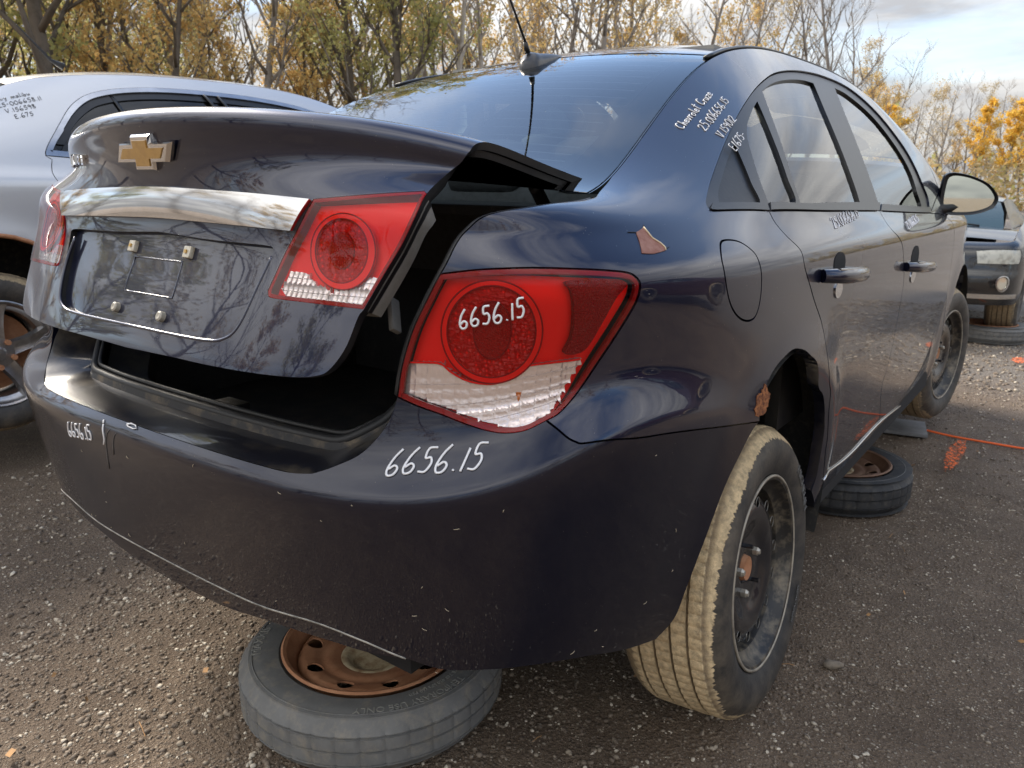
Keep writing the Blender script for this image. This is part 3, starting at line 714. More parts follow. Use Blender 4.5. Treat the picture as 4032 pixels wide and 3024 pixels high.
# ------------------------------------------------------------------ the navy saloon: body
B = Surf(body_net(), arch_bump)
LS = Surf(lid_net())
def cb(k, a=None, b=None, rev=False):
    p = CB[k][a:b]
    return p[::-1] if rev else p
def side_uv(x, z, u0):
    """(u, v) of the point of the body side at length x and height z"""
    uv = np.array([u0, 6.0])
    for _ in range(14):
        P, N, Pu, Pv = B.ev(uv[0], uv[1])
        J = np.array([[Pu[0][0], Pv[0][0]], [Pu[0][2], Pv[0][2]]])
        uv = uv + np.clip(np.linalg.solve(J, np.array([x - P[0][0], z - P[0][2]])), -.8, .8)
        uv[1] = np.clip(uv[1], 1, 21); uv[0] = np.clip(uv[0], 1, 22)
    return tuple(uv)
ARCH_F = [side_uv(2.685 + .375 * math.cos(R(a)), .345 + .375 * math.sin(R(a)), 16) for a in range(200, -21, -10)]
FD_SEAM = [CB['dlo_bot'][0], (14.25, 14.3), (14.68, 12), (14.85, 8), (14.92, 4), (14.94, 1.6)]
SILL_B = [(10.25, 1.25), (11.5, 1.1), (13, 1.1), (14.5, 1.1), (14.97, 1.15)]
dlo = CB['dlo']; dlob = CB['dlo_bot']
# the lower left piece of the window surround that lies behind the rear door
QUARTER = poly(cb('deck_edge'), cb('lamp_top'), cb('lamp_out'), cb('seam'), cb('arch_q', 0, -1), [CB['arch_q'][-2], (10.25, 1.9), CB['rdoor_rear'][-1]],
               cb('rdoor_rear', rev=True), [CB['rdoor_rear'][0], dlob[3], dlob[4]], dlo, [dlo[-1], (14.55, 16.4)], [(14.55, 16.4), (14.7, 18.5), (14.75, 20.95)],
               [(14.75, 20.95), (13, 20.95), (11, 20.95), (9, 20.95), (7.35, 20.95)], [(7.35, 20.95), (6.95, 20.4), CB['deck_edge'][0]])
RDOOR = poly(cb('rdoor_rear'), [CB['rdoor_rear'][-1], CB['door_bot'][1], CB['bdoor'][-1]], cb('bdoor', rev=True), [CB['bdoor'][0], dlob[1], dlob[2], dlob[3], CB['rdoor_rear'][0]])
FDOOR = poly(cb('bdoor'), [CB['bdoor'][-1], CB['door_bot'][2], (14.0, 1.6), (14.94, 1.6)], FD_SEAM[::-1], [dlob[0], dlob[1], CB['bdoor'][0]])
FENDER = poly(FD_SEAM, [(14.94, 1.6), (15.02, 1.5), ARCH_F[0]], ARCH_F, [ARCH_F[-1], (18.1, 2.4), (19.2, 2.4)], [(19.2, 2.4), (19.3, 8), (19.4, 14), (19.3, 20.9)],
              [(19.3, 20.9), (17.5, 20.9), (16, 20.9), (14.78, 20.9)], [(14.78, 20.9), (14.72, 18.5), (14.58, 16.4)], [(14.58, 16.4), FD_SEAM[0]])
SILL = poly([(10.27, 1.85), CB['rdoor_rear'][-1]], [CB['rdoor_rear'][-1], CB['door_bot'][1], CB['bdoor'][-1], (14.0, 1.56), (14.94, 1.55)], [(14.94, 1.55), (14.97, 1.15)], SILL_B[::-1], [SILL_B[0], (10.27, 1.85)])
bt = CB['bump_top']
VC = 7.95
BUMPER = poly([(1.0, VC), (1.8, VC), (2.4, VC), (2.75, 7.96), bt[-1]], bt[::-1], cb('lamp_bot', rev=True), cb('seam'), cb('arch_b'), cb('bump_bot'), cb('low_crease', 0, -2), [CB['low_crease'][-3], (1.6, 3.34), (1.0, 3.34)])
VAL_TOP = [(1.0, 3.34), (1.6, 3.34)] + CB['low_crease'][:-2][::-1]
VB = CB['val_bot']
VALANCE = poly(VAL_TOP, VB[:-1] + [(1.5, VB[-2][1] - .06), (1.0, VB[-2][1] - .1)])
DLO = poly(dlo, dlob)
LAMP = poly(cb('lamp_top'), cb('lamp_out'), cb('lamp_bot'), cb('lamp_in'))
TRI = poly(CB['tri'][:5], CB['tri'][4:] + CB['tri'][:1]); QG = poly(CB['qglass'][:6], CB['qglass'][5:] + CB['qglass'][:1])
RG = poly(CB['rglass'][:4], CB['rglass'][3:8], CB['rglass'][7:] + CB['rglass'][:1]); FG = poly(CB['fglass'][:5], CB['fglass'][4:] + CB['fglass'][:1])
FUEL = loopc(CB['fuel'])
class Mirror:
    """the same surface seen on the other side of the car (only for handwriting and small parts)"""
def edge21(u):
    return B.ev(np.atleast_1d(u), np.full(np.size(u), 20.95))[0]
def cross_surf(crown, bow=lambda u: 0 * u):
    def fn(u, t):
        A = edge21(u); Y = A[:, 1] * (1 - 2 * t)
        w = 1 - (1 - 2 * t) ** 2
        return np.stack([A[:, 0] + bow(u) * w, Y, A[:, 2] + crown(u) * w - .000], -1)
    return FnSurf(fn)
def rect(u0, u1, a, b, n=14):
    us = np.linspace(u0, u1, n); ts = np.linspace(a, b, n)
    return np.vstack([np.stack([us, us * 0 + a], -1)[:-1], np.stack([ts * 0 + u1, ts], -1)[:-1], np.stack([us[::-1], us * 0 + b], -1)[:-1], np.stack([ts * 0 + u0, ts[::-1]], -1)[:-1]])
def lerp_tab(xs, ys):
    return lambda u: np.interp(u, xs, ys)
TOP = cross_surf(lerp_tab([6.5, 8, 9.9, 11, 13, 14.5, 16, 19, 21], [.028, .036, .045, .055, .055, .06, .05, .06, .03]), lerp_tab([6.5, 8, 9.9, 11, 13, 14.2, 15.5, 17, 21], [-.05, .0, .075, .09, .10, .16, .22, .18, .10]))

def shell(root, paint, door_paint, trim, sides=(False, True), fine=True, glass=None, fuel=True, lamp_hole=True):
    """painted panels, windows and mouldings of the two body sides and the roof"""
    r = .02 if fine else .05
    glass = glass or M['glass']
    for m in sides:
        f = fine and not m
        rr = .018 if f else .05
        panel('quarter_panel', B, QUARTER, paint, root, (m,), holes=[FUEL] if (fuel and not m) else [], res=rr, depth=.028, gap=.0018)
        if fuel and not m:
            panel('fuel_door', B, FUEL, paint, root, (m,), res=.02, bres=.006, depth=.012, gap=.0022)
        for nm, ol, gls, sub in (('rear_door', RDOOR, (QG, RG), True), ('front_door', FDOOR, (FG,), True)):
            d = panel(nm, B, ol, door_paint, root, (m,), res=rr * 1.3, depth=.025, gap=.0022)
            for g in gls:
                panel('window_glass', B, g, glass, d, (m,), res=.04, off=.013, depth=0, gap=-.004)
        panel('window_frame', B, DLO, trim, root, (m,), holes=[TRI, QG, RG, FG], off=.006, depth=.012, gap=.001, res=.03)
        panel('quarter_trim', B, TRI, M['plastic'], root, (m,), off=.012, depth=.004, gap=-.002, res=.03)
        bt_ = CB['belt_top']
        panel('belt_moulding', B, poly([dlob[0], bt_[0]], bt_[:3], [bt_[2], (11.55, 15.15)], [(11.55, 15.15), dlob[0]]), trim, root, (m,), off=-.004, depth=.014, gap=.001, res=.03)
        panel('belt_moulding', B, poly([(11.5, 15.15), bt_[3]], bt_[3:7], [bt_[6], dlob[3]], [dlob[3], dlob[2], (11.5, 15.15)]), trim, root, (m,), off=-.005, depth=.014, gap=.001, res=.03)
        panel('belt_moulding', B, poly([dlob[3], bt_[7]], [bt_[7], bt_[8]], [bt_[8], (7.76, 16.45), dlob[4]], [dlob[4], dlob[3]]), trim, root, (m,), off=-.003, depth=.014, gap=.001, res=.03)
        panel('front_fender', B, FENDER, paint, root, (m,), res=.04, depth=.02, gap=.002)
        panel('rocker_panel', B, SILL, paint, root, (m,), res=.05, depth=.05, gap=.001)
    panel('front_bumper', B, rect(19.25, 22, 1.6, 20.9), paint, root, (False, True), res=.06, depth=.02, sym=22)
    panel('roof_panel', TOP, rect(10.0, 13.35, .015, .985, 20), paint, root, res=.05, depth=.02, gap=.001)
    panel('bonnet', TOP, rect(15.6, 20.6, .0, 1.0), paint, root, res=.06, depth=.02)
    panel('windscreen', TOP, rect(13.4, 15.5, .02, .98), glass, root, res=.07, depth=0)
    for s in (1, -1):
        u = np.linspace(9.85, 13.6, 30)
        p = edge21(u); p = p * [1, s, 1] + np.array([0, s * .012, .004])
        tube('roof_moulding', p, .009, M['trim'], root, 6, flat=.5)
car = empty('saloon_car', (0, 0, LIFT))
tag(car, 'dark navy blue saloon with popped boot lid and white paint-pen numbers, propped on spare wheels', 'car')
shell(car, M['navy'], M['navy_door'], M['trim'])
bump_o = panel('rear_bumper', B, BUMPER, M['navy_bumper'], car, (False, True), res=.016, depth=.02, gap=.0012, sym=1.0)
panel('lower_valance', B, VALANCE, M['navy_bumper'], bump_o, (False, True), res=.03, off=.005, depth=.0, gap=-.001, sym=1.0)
vt = catmull([(1.0, 3.34), (1.6, 3.34)] + CB['low_crease'][:-2][::-1], 6)
vp, vn, _, _ = B.ev(vt[:, 0], vt[:, 1])
vp = np.vstack([(vp - vn * .001)[::-1] * [1, -1, 1], vp - vn * .001])
tube('valance_edge', vp[::2], .0024, worn('crease_highlight', (.16, .16, .15), (.42, .40, .36), .4, 40, amt=(.35, .6), bumps=0), bump_o, 5)  # pale tube paints the highlight along the valance crease

# --- shelf of the bumper and the mouth of the boot
mouth_uv = [(1.0, VC), (1.6, VC), (2.2, VC), (2.7, VC)] + [(2.983, 7.99), (3.2, 8.43), (3.402, 8.85), (3.583, 9.46), (3.654, 9.84), (3.688, 10.13)]
mp = B.ev(*catmull(mouth_uv, 4).T)[0]
def inner_shift(p, dx, dy, z=None, dz=0):
    q = p.copy(); q[:, 0] += dx; q[:, 1] *= (1 - dy)
    if z is not None: q[:, 2] = np.maximum(q[:, 2] + dz, z)
    else: q[:, 2] += dz
    return q
rows = [mp, inner_shift(mp, .012, .012, dz=.003), inner_shift(mp, .05, .05, dz=.007), inner_shift(mp, .085, .09, dz=.010)]
full = [np.vstack([r[::-1] * [1, -1, 1], r[1:]]) for r in rows]
solid('bumper_shelf', *loft_geo(full), worn('dusty_shelf', (.010, .010, .014), (.085, .070, .05), .28, 9, amt=(.5, .72), coat=.6, bumps=.1), bump_o, 60)
step = [full[3], full[3] + [.004, 0, .014], full[3] + [.018, 0, .016], full[3] + [.022, 0, -.10]]
solid('boot_sill', *loft_geo(step), worn('gritty_sill', (.016, .016, .018), (.13, .10, .065), .5, 16, amt=(.5, .7)), car, 40)

# boot opening: painted gutter along the quarter edge, lamp side and seal
edge = np.vstack([B.ev(*catmull(CB['lamp_in'], 5).T)[0], B.ev(*catmull(CB['deck_edge'], 4)[::-1].T)[0][1:]])
for s in (1, -1):
    sg = np.array([1, s, 1])
    en = edge * sg
    cen = np.array([-.35, 0, .80])
    inw = cen - en; inw /= np.linalg.norm(inw, axis=1, keepdims=True)
    down = np.array([.35, 0, -.5])
    rows = [en, en + inw * .010 + [0.0, 0, -.004], en + inw * .018 + [.022, 0, -.022], en + inw * .05 + [.045, 0, -.034], en + inw * .06 + [.09, 0, -.05]]
    solid('boot_gutter', *loft_geo([r.tolist() for r in rows]), M['navy'], car, 50)
for s in (1, -1):
    sg = np.array([1, s, 1]); en = edge * sg
    inw = np.array([-.35, 0, .80]) - en; inw /= np.linalg.norm(inw, axis=1, keepdims=True)
    tube('edge_seal', (en + inw * .016 + [.006, 0, -.004])[::2], .008, M['seal'], car, 8)
seal_r = []
for a in (edge[::-1],):
    inw = np.array([-.35, 0, .80]) - a; inw /= np.linalg.norm(inw, axis=1, keepdims=True)
    seal_r = a + inw * .042 + np.array([.024, 0, -.014])
sb = full[3][len(full[3]) // 2:][::-1] + np.array([.012, 0, .014])
sb = sb[6:]
half = np.vstack([seal_r[::2], sb[::2]])
half = catmull(half[::2], 3)
path = np.vstack([half, half[::-1][1:] * [1, -1, 1]])
seal = tube('boot_seal', path, .009, M['seal'], car, 8)
tube('seal_lip', path + np.array([.012, 0, .010]), .005, M['seal'], seal, 6)

# --- boot interior
fl = M['carpet']
def sheet(name, pts, mat, parent, th=.006):
    P = [np.array(p, float) for p in pts]
    n = np.cross(P[1] - P[0], P[2] - P[0]); n /= np.linalg.norm(n)
    k = len(P)
    V = [tuple(p) for p in P] + [tuple(p - n * th) for p in P]
    F = [tuple(range(k)), tuple(range(2 * k - 1, k - 1, -1))] + [(i, (i + 1) % k, k + (i + 1) % k, k + i) for i in range(k)]
    return solid(name, V, F, mat, parent)
M['boot_plastic'] = worn('boot_plastic', (.055, .055, .058), (.10, .092, .08), .45, 20)
boot = solid('boot_floor', *box_geo((-.40, 0, .46), (.92, 1.36, .03), bev=.004), M['boot_plastic'], car)
solid('boot_front_wall', *box_geo((.08, 0, .72), (.03, 1.36, .56)), M['liner'], car)
for s in (1, -1):
    P = [(-.86, s * .56, .47), (.08, s * .66, .47), (.08, s * .66, 1.0), (-.50, s * .64, 1.0), (-.78, s * .62, .96), (-.84, s * .575, .74)]
    sheet('boot_side_liner', P, M['liner'], car)
solid('parcel_shelf', *box_geo((-.16, 0, 1.005), (.52, 1.24, .02)), M['liner'], car)
solid('boot_back_panel', *loft_geo([full[3][::3] + [.03, 0, -.02], full[3][::3] + [.04, 0, -.18], full[3][::3] + [.12, 0, -.19], full[3][::3] + [.13, 0, -.03], full[3][::3] + [.03, 0, -.02]]), M['boot_plastic'], car, 30)
# ribbed tread plate on the sill
for i in range(22):
    y = -.40 + i * .038
    if abs(y) < .06: continue
    solid('sill_rib', *box_geo((-.800 + .16 * y * y, y, .598), (.055, .006, .008), Matrix.Rotation(-.25 * y, 3, 'Z')), M['boot_plastic'], car)
solid('boot_latch', *box_geo((-.80, -.02, .615), (.05, .07, .03), bev=.005), M['bright'], car)
solid('air_vent', *box_geo((-.60, -.585, .62), (.14, .02, .10), bev=.004), M['plastic'], car)
for i in range(9):
    solid('vent_slat', *box_geo((-.655 + i * .014, -.572, .62), (.004, .012, .085)), M['dark'], car)
for s in (1, -1):
    p = catmull([(-.10, s * .50, .93), (-.22, s * .52, .985), (-.36, s * .535, .975), (-.44, s * .54, 1.0), (-.50, s * .54, 1.055)], 6)
    tube('hinge_arm', p, .012, M['plastic'], car, 8)

# --- rear window
gl = panel('rear_window', TOP, rect(6.75, 9.96, .002, .998, 16), M['rear_glass'], car, res=.06, depth=0, gap=.002)
ring_o = rect(6.75, 9.96, .001, .999, 16); ring_i = rect(7.45, 9.80, .075, .925, 16)
panel('window_border', TOP, ring_o, M['frit'], gl, holes=[ring_i], res=.06, off=.0015, depth=0, gap=0)
parts = []
for i in range(15):
    u = 7.6 + i * .15
    t = np.linspace(.09, .91, 12)
    P, N, _, _ = TOP.ev(np.full(12, u), t)
    parts.append(tube_geo(P - N * .002, .0010, 3))
link('heater_lines', mesh('heater_lines', *merge(parts)), M['frit'], gl)

# --- aerial
ax, az = .315, 1.418
fin = empty('aerial', (0, 0, 0), parent=car)
rows = []
for t in np.linspace(0, 1, 16):
    x = ax + .095 - .20 * t                       # nose towards the windscreen, blunt end over the rear window
    w = .036 * (max(t, .02) ** .55) * (1 if t < .86 else max(.25, (1.02 - t) / .16))
    h = .050 * (max(t, .02) ** .8) * (1 if t < .84 else max(.45, (1.06 - t) / .22))
    z0 = np.interp(x, [.20, .28, .42], [1.372, 1.392, 1.440]) - .004
    rows.append([(x, w * math.cos(a) * 1.0, z0 + h * max(0, math.sin(a)) ** .75) for a in np.linspace(0, math.pi, 13)])
V, F = loft_geo(rows); n = 13
F += [tuple(range(n)), tuple(range(len(V) - n, len(V)))]
solid('aerial_base', V, F, worn('aerial_plastic', (.045, .046, .052), (.07, .07, .072), .3, 40, bumps=0), fin, 60)
tube('aerial_mast', [(.235, 0, 1.418), (.222, 0, 1.445)], [.009, .006], M['plastic'], fin, 8)
tube('aerial_mast', [(.222, 0, 1.445), (.06, 0, 1.66)], [.004, .0022], M['plastic'], fin, 6)

# --- tail lamps
def red_reflector(name, col, rough, bs, scale, kind='vor'):
    m, nt, b = newmat(name)
    setp(b, col=col, rough=rough, spec=.15)
    co = objco(nt)
    if kind == 'vor': h = node(nt, 'ShaderNodeTexVoronoi', {'Scale': scale, 'Vector': co}, distance='MANHATTAN').outputs['Distance']
    elif kind == 'wave': h = node(nt, 'ShaderNodeTexWave', {'Scale': scale, 'Vector': co, 'Distortion': 0.0}, bands_direction='Z').outputs['Fac']
    else: h = noise(nt, scale, 3).outputs[0]
    if bs: bump(nt, b, h, bs, .004)
    if kind == 'vor':
        c = mixc_(nt, gramp(nt, h, .12, .55), tuple(x * 1.15 for x in col), tuple(x * .62 for x in col))
        nt.links.new(c, b.inputs['Base Color'])
    return m
RED = (1.0, .012, .008)
M['lamp_red'] = red_reflector('lamp_red', RED, .25, .1, 8, 'noise')
M['lamp_deep'] = red_reflector('lamp_deep_red', (.30, .005, .006), .25, .05, 20, 'noise')
M['lamp_crystal'] = red_reflector('lamp_crystal_red', (.95, .012, .008), .22, 1.0, 130)
M['lamp_reflex'] = red_reflector('lamp_reflex_red', (.50, .008, .008), .3, .6, 330)
M['lamp_centre'] = red_reflector('lamp_centre_red', (.72, .014, .010), .3, .7, 400)
def clear_refl():
    m, nt, b = newmat('lamp_clear_reflector')
    co = objco(nt)
    mpz = node(nt, 'ShaderNodeMapping', {'Vector': co, 'Scale': (1.0, 1.0, 1.9)})
    w = node(nt, 'ShaderNodeTexVoronoi', {'Scale': 42.0, 'Vector': mpz.outputs[0]}, distance='CHEBYCHEV')
    w2 = node(nt, 'ShaderNodeTexVoronoi', {'Scale': 105.0, 'Vector': mpz.outputs[0]}, distance='MANHATTAN')
    h = math_(nt, 'ADD', w.outputs['Distance'], math_(nt, 'MULTIPLY', w2.outputs['Distance'], .35))
    setp(b, rough=.14, metal=.55, spec=.9)
    setp(b, col=(.88, .88, .86))
    bump(nt, b, h, .12, .003)
    return m
M['lamp_clear'] = clear_refl()
M['amber'] = simple('amber_bulb', (.75, .22, .03), .3, coat=1)
M['lamp_white'] = simple('lamp_white_edge', (.75, .75, .74), .15, coat=1)
def toward(P, c, f):
    c = np.asarray(c); return c + (np.asarray(P) - c) * f
def ring_panel(name, S, o, i, mat, parent, m, off):
    return panel(name, S, o, mat, parent, (m,), holes=[i], off=off, depth=.004, gap=0, res=.01)
class Flute:
    """a lamp surface pressed into rows of small vertical flutes"""
    def __init__(s, S, ku, kv, amp): s.S, s.ku, s.kv, s.amp = S, ku, kv, amp
    def ev(s, u, v, raw=False):
        def g(u, v):
            P, N, _, _ = s.S.ev(u, v)
            return P + N * (s.amp * np.abs(np.sin(np.pi * s.ku * u)) * np.abs(np.sin(np.pi * s.kv * v)) ** .4)[:, None]
        u = np.atleast_1d(np.asarray(u, float)); v = np.atleast_1d(np.asarray(v, float)); e = 1e-3
        P = g(u, v); Pu = (g(u + e, v) - P) / e; Pv = (g(u, v + e) - P) / e
        n = np.cross(Pu, Pv); n /= np.linalg.norm(n, axis=1, keepdims=True) + 1e-12
        return P, n, Pu, Pv
def ribs(S, ol, n, off, parent, m, rad=.0011):
    v0, v1 = ol[:, 1].min(), ol[:, 1].max()
    for v in np.linspace(v0, v1, n + 2)[1:-1]:
        us = np.linspace(ol[:, 0].min(), ol[:, 0].max(), 160)
        ok = inside(np.stack([us, 0 * us + v], -1), ol)
        k = 0
        while k < len(us):
            if ok[k]:
                e = k
                while e + 1 < len(us) and ok[e + 1]: e += 1
                if e - k > 6:
                    t = np.linspace(us[k], us[e], 14)
                    P, N, _, _ = S.ev(t, 0 * t + v)
                    tube('lens_rib', (P - N * off) * ([1, -1, 1] if m else [1, 1, 1]), rad, M['lamp_white'], parent, 5)
                k = e
            k += 1
def tail_lamp(m):
    L_ = empty('tail_lamp', parent=car)
    co_, cm_, ci_ = (loopc(CB[k], 3) for k in ('lc_o', 'lc_m', 'lc_i'))
    sg = [1, -1, 1] if m else [1, 1, 1]
    panel('lamp_housing', B, LAMP, M['lamp_deep'], L_, (m,), off=.032, depth=.03, gap=.0, res=.02)
    ct = CB['clear_top']; rl = CB['red_line']
    CLEAR = poly(ct, rl[::-1])
    inner = shrink(B, dense(B, LAMP, .012), .0085)
    panel('lamp_border', B, LAMP, M['lamp_deep'], L_, (m,), holes=[inner], off=.003, depth=.006, gap=.0005, res=.012)
    panel('red_bowl', B, inner, M['lamp_red'], L_, (m,), off=.020, depth=.010, gap=-.001, res=.014)
    ring_panel('lens_ring', B, co_, cm_, M['lamp_red'], L_, m, .008)
    ring_panel('crystal_ring', B, cm_, ci_, M['lamp_crystal'], L_, m, .012)
    for lo_, of_ in ((co_, .0075), (cm_, .0078), (ci_, .0085)):
        P, N, _, _ = B.ev(lo_[:, 0], lo_[:, 1]); tube('ring_edge', (P - N * of_) * sg, .0011, M['lamp_deep'], L_, 5, closed=True)
    panel('centre_lens', B, ci_, M['lamp_centre'], L_, (m,), off=.009, depth=.006, gap=0, res=.01)
    panel('clear_lens', Flute(B, 17, 4.5, .0009), CLEAR, M['lamp_clear'], L_, (m,), off=.014, depth=.006, gap=.0, res=.0036 if not m else .02)
    ctube = B.ev(*catmull(ct, 4).T); pp = (ctube[0] - ctube[1] * .010) * sg
    tube('lens_divider', pp, .0016, M['lamp_red'], L_, 5)
    ribs(B, CLEAR, 3, .0128, L_, m, .0005)
    P, N, _, _ = B.ev(4.95, 9.85)
    q = (P[0] - N[0] * .0185) * sg
    tube('amber_bulb', [q + [0, 0, -.010], q + [0, 0, .010]], [.006, .006], M['amber'], L_, 10)
    panel('reflex_panel', B, loopc(CB['reflex'], 5), M['lamp_reflex'], L_, (m,), off=.006, depth=.010, gap=.001, res=.014)
    panel('lens_skin', B, LAMP, M['lens'], L_, (m,), off=.0, depth=.0, gap=.0008, res=.009 if not m else .03)
    return L_
for m in (False, True): tail_lamp(m)

# --- boot lid
rb = [p for p in CL['bot'] if p[0] > 7.0]
half_b = [(7.0, 1.92)] + rb[1:]
lid_r = poly(half_b, [rb[-1], CL['lamp'][5], CL['lamp'][4], CL['lamp'][3]], [CL['lamp'][3], (11.30, 9.2), (11.48, 10.4), (11.60, 11.35)], [(11.60, 11.35), (11.62, 12.2), (11.62, 13.2), (11.66, 14.5), (11.72, 15.7)], [(11.72, 15.7), (10, 15.9), (8, 15.95), (7.0, 15.95)])
def leftside(p):
    q = np.array(p, float).copy()
    q[:, 0] = np.where(q[:, 0] > 9.3, 9.3 + (q[:, 0] - 9.3) * np.where(q[:, 1] < 9.5, 1.20, 1.20 - .20 * np.clip((q[:, 1] - 9.5) / 2, 0, 1)), q[:, 0])
    return q * [-1, 1] + [14, 0]
lid_full = np.vstack([lid_r, leftside(lid_r)[::-1][1:-1]])
lid = empty('boot_lid', parent=car)
lampL = poly(CL['lamp'][:3], CL['lamp'][2:4], CL['lamp'][3:7], CL['lamp'][6:9], CL['lamp'][8:11], CL['lamp'][10:] + CL['lamp'][:1])
lampM = leftside(lampL)[::-1]
rr_ = [(7.0, 5.87), (8.0, 5.72), (9.0, 5.68), (9.17, 5.55), (9.10, 4.35), (9.02, 3.3), (8.84, 2.88), (8.4, 2.72), (7.0, 2.70)]
rec_r = np.vstack([catmull(rr_[:4], 5)[:-1], catmull(rr_[3:], 5)])
rec = np.vstack([rec_r, (rec_r * [-1, 1] + [14, 0])[::-1][1:-1]])
skin = panel('lid_skin', LS, lid_full, M['navy'], lid, holes=[lampL, lampM, rec], res=.016, depth=.012, gap=0, rim=M['plastic'])
panel('number_plate_recess', LS, rec, M['navy'], lid, res=.02, off=.012, depth=.0, gap=-.002)
rl_ = catmull([(5.0, 5.3), (4.92, 4.3), (4.98, 3.3), (5.16, 2.86), (5.6, 2.70), (7.0, 2.68), (8.4, 2.70), (8.84, 2.86), (9.02, 3.3), (9.10, 4.35), (9.16, 5.3)], 5)
P, N, _, _ = LS.ev(rl_[:, 0], rl_[:, 1])
tube('recess_lip', P - N * .0015, .0032, M['navy'], lid, 8)
inn = shrink(LS, dense(LS, lid_full, .03), .004)
panel('lid_inner_panel', LS, inn, M['plastic'], lid, holes=[lampL, lampM, rec], off=.0140, depth=.010, res=.05)
ch = CL['chrome']
c_t = [(7.0, 7.93)] + [p for p in ch[:5] if p[0] > 7.2]; c_b = [p for p in ch[5:8] if p[0] > 7.2] + [(7.0, 6.46)]
c_r = poly(c_t, [c_t[-1], c_b[0]], c_b, n=8)
c_full = np.vstack([c_r, (c_r * [-1, 1] + [14, 0])[::-1][1:-1]])
def bar_fn(u, v):
    t = np.clip((v - 6.3) / 1.6, -.1, 1.1)
    A, An, _, _ = LS.ev(u, 0 * v + 6.3); C, Cn, _, _ = LS.ev(u, 0 * v + 7.9)
    A = A + An * .009; C = C + Cn * .007
    out = np.array([-1.0, 0, .25])
    return A + (C - A) * t[:, None] + out * (.003 * (1 - (2 * t - 1) ** 2))[:, None]
panel('chrome_bar', FnSurf(bar_fn), c_full, M['chrome'], lid, depth=.022, gap=0, res=.012, rim=M['chrome'])
# number plate mount: embossed frame and four plugs
pl = [(6.52, 4.84), (7.50, 4.84), (7.52, 3.68), (6.48, 3.68)]
P, N, _, _ = LS.ev(*dense(LS, np.array(pl), .02).T)
tube('plate_outline', P - N * .0125, .002, M['navy'], lid, 5, closed=True)
nm_w = worn('plate_clip', (.62, .58, .48), (.40, .32, .2), .5, 60)
for i, (a, b) in enumerate(((6.45, 5.21), (7.60, 5.19), (6.449, 3.138), (7.445, 3.116))):
    P, N, Pu, Pv = LS.ev(a, b)
    p = P[0] - N[0] * .012; e1 = Pu[0] / np.linalg.norm(Pu[0]); e2 = np.cross(N[0], e1)
    mt = Matrix(((e1[0], e2[0], N[0][0]), (e1[1], e2[1], N[0][1]), (e1[2], e2[2], N[0][2])))
    if i < 2:
        V, F = box_geo((0, 0, .004), (.021, .021, .009), bev=.002)
        ob = solid('plate_clip', [mt @ Vector(v) + Vector(p) for v in V], F, nm_w, lid)
        solid('clip_hole', [mt @ Vector(v) + Vector(p) for v in box_geo((0, 0, .0095), (.006, .006, .004))[0]], box_geo((0, 0, 0), (1, 1, 1))[1], M['gold'], ob)
    else:
        V, F = lathe_geo([(0, .0001), (.009, .0001), (.010, .006), (.008, .009), (0, .0095)], 14, 'z')
        solid('plate_plug', [mt @ Vector(v) + Vector(p) for v in V], F, simple('plug_%d' % i, (.38, .35, .29), .5), lid)
# emblem: chrome cross-bar badge with a gold face
e0 = LS.ev(*CL['emblem'][0]); n_ = e0[1][0]; e1 = np.array([0, -1.0, 0]); e2 = np.cross(n_, e1); e2 /= np.linalg.norm(e2); e1 = np.cross(e2, n_)
def badge(wx, hx, wy, hy, slant):
    return [(-wx - slant, -hx), (-wy - slant * 0, -hx), (-wy - slant * .3, -hy), (wy - slant * .6, -hy), (wy - slant * .3, -hx), (wx - slant * .3, -hx), (wx + slant, hx), (wy + .0, hx), (wy + slant * .3, hy), (-wy + slant * .6, hy), (-wy + slant * .3, hx), (-wx + slant * .3, hx)]
def extr(pts, c, n, a, b, h0, h1, sc=1.0):
    lo = [c + a * x + b * y + n * h0 for x, y in pts]; hi = [c + a * x * sc + b * y * sc + n * h1 for x, y in pts]
    k = len(pts)
    F = [tuple(range(k, 2 * k))] + [(i, (i + 1) % k, k + (i + 1) % k, k + i) for i in range(k)]
    return lo + hi, F
emb = badge(.078, .0165, .034, .031, .022)
eo = solid('emblem', *merge([extr(emb, e0[0][0], n_, e1, e2, 0, .006), extr([(x, y) for x, y in emb], e0[0][0] + n_ * .006, n_, e1, e2, 0, .005, .90)]), M['chrome'], lid, 20)
emg = badge(.061, .0092, .0250, .0225, .016)
solid('emblem_face', *extr(emg, e0[0][0] + n_ * .010, n_, e1, e2, 0, .0028, .97), M['gold'], eo, 20)
# chrome model lettering, letters as separate raised pieces
LT = {'C': [[(.5, .85), (.1, .85), (.1, .15), (.5, .15)]], 'R': [[(.1, 0), (.1, .85), (.45, .85), (.45, .5), (.1, .5)], [(.25, .5), (.5, 0)]], 'U': [[(.1, 1), (.1, .15), (.5, .15), (.5, 1)]], 'Z': [[(.08, .85), (.52, .85), (.1, .15), (.55, .15)]], 'E': [[(.55, .88), (.1, .88), (.1, .12), (.55, .12)], [(.1, .5), (.48, .5)]]}
p0 = LS.ev(4.05, 8.95)[0][0]
for i, chh in enumerate('CRUZE'):
    parts = []
    for st in LT[chh]:
        for a, b in zip(st[:-1], st[1:]):
            q = []
            for (x, y) in (a, b):
                uvp = nearest(LS, (4.2, 9.1), p0 + np.array([0, -1, 0]) * (i * .031 + x * .034) + np.array([0, 0, 1]) * y * .030, 8)
                P, N, _, _ = LS.ev(*uvp); q.append(P[0] + N[0] * .003)
            parts.append(tube_geo(q, .0042, 6))
    solid('letter', *merge(parts), M['chrome'], lid, 50)
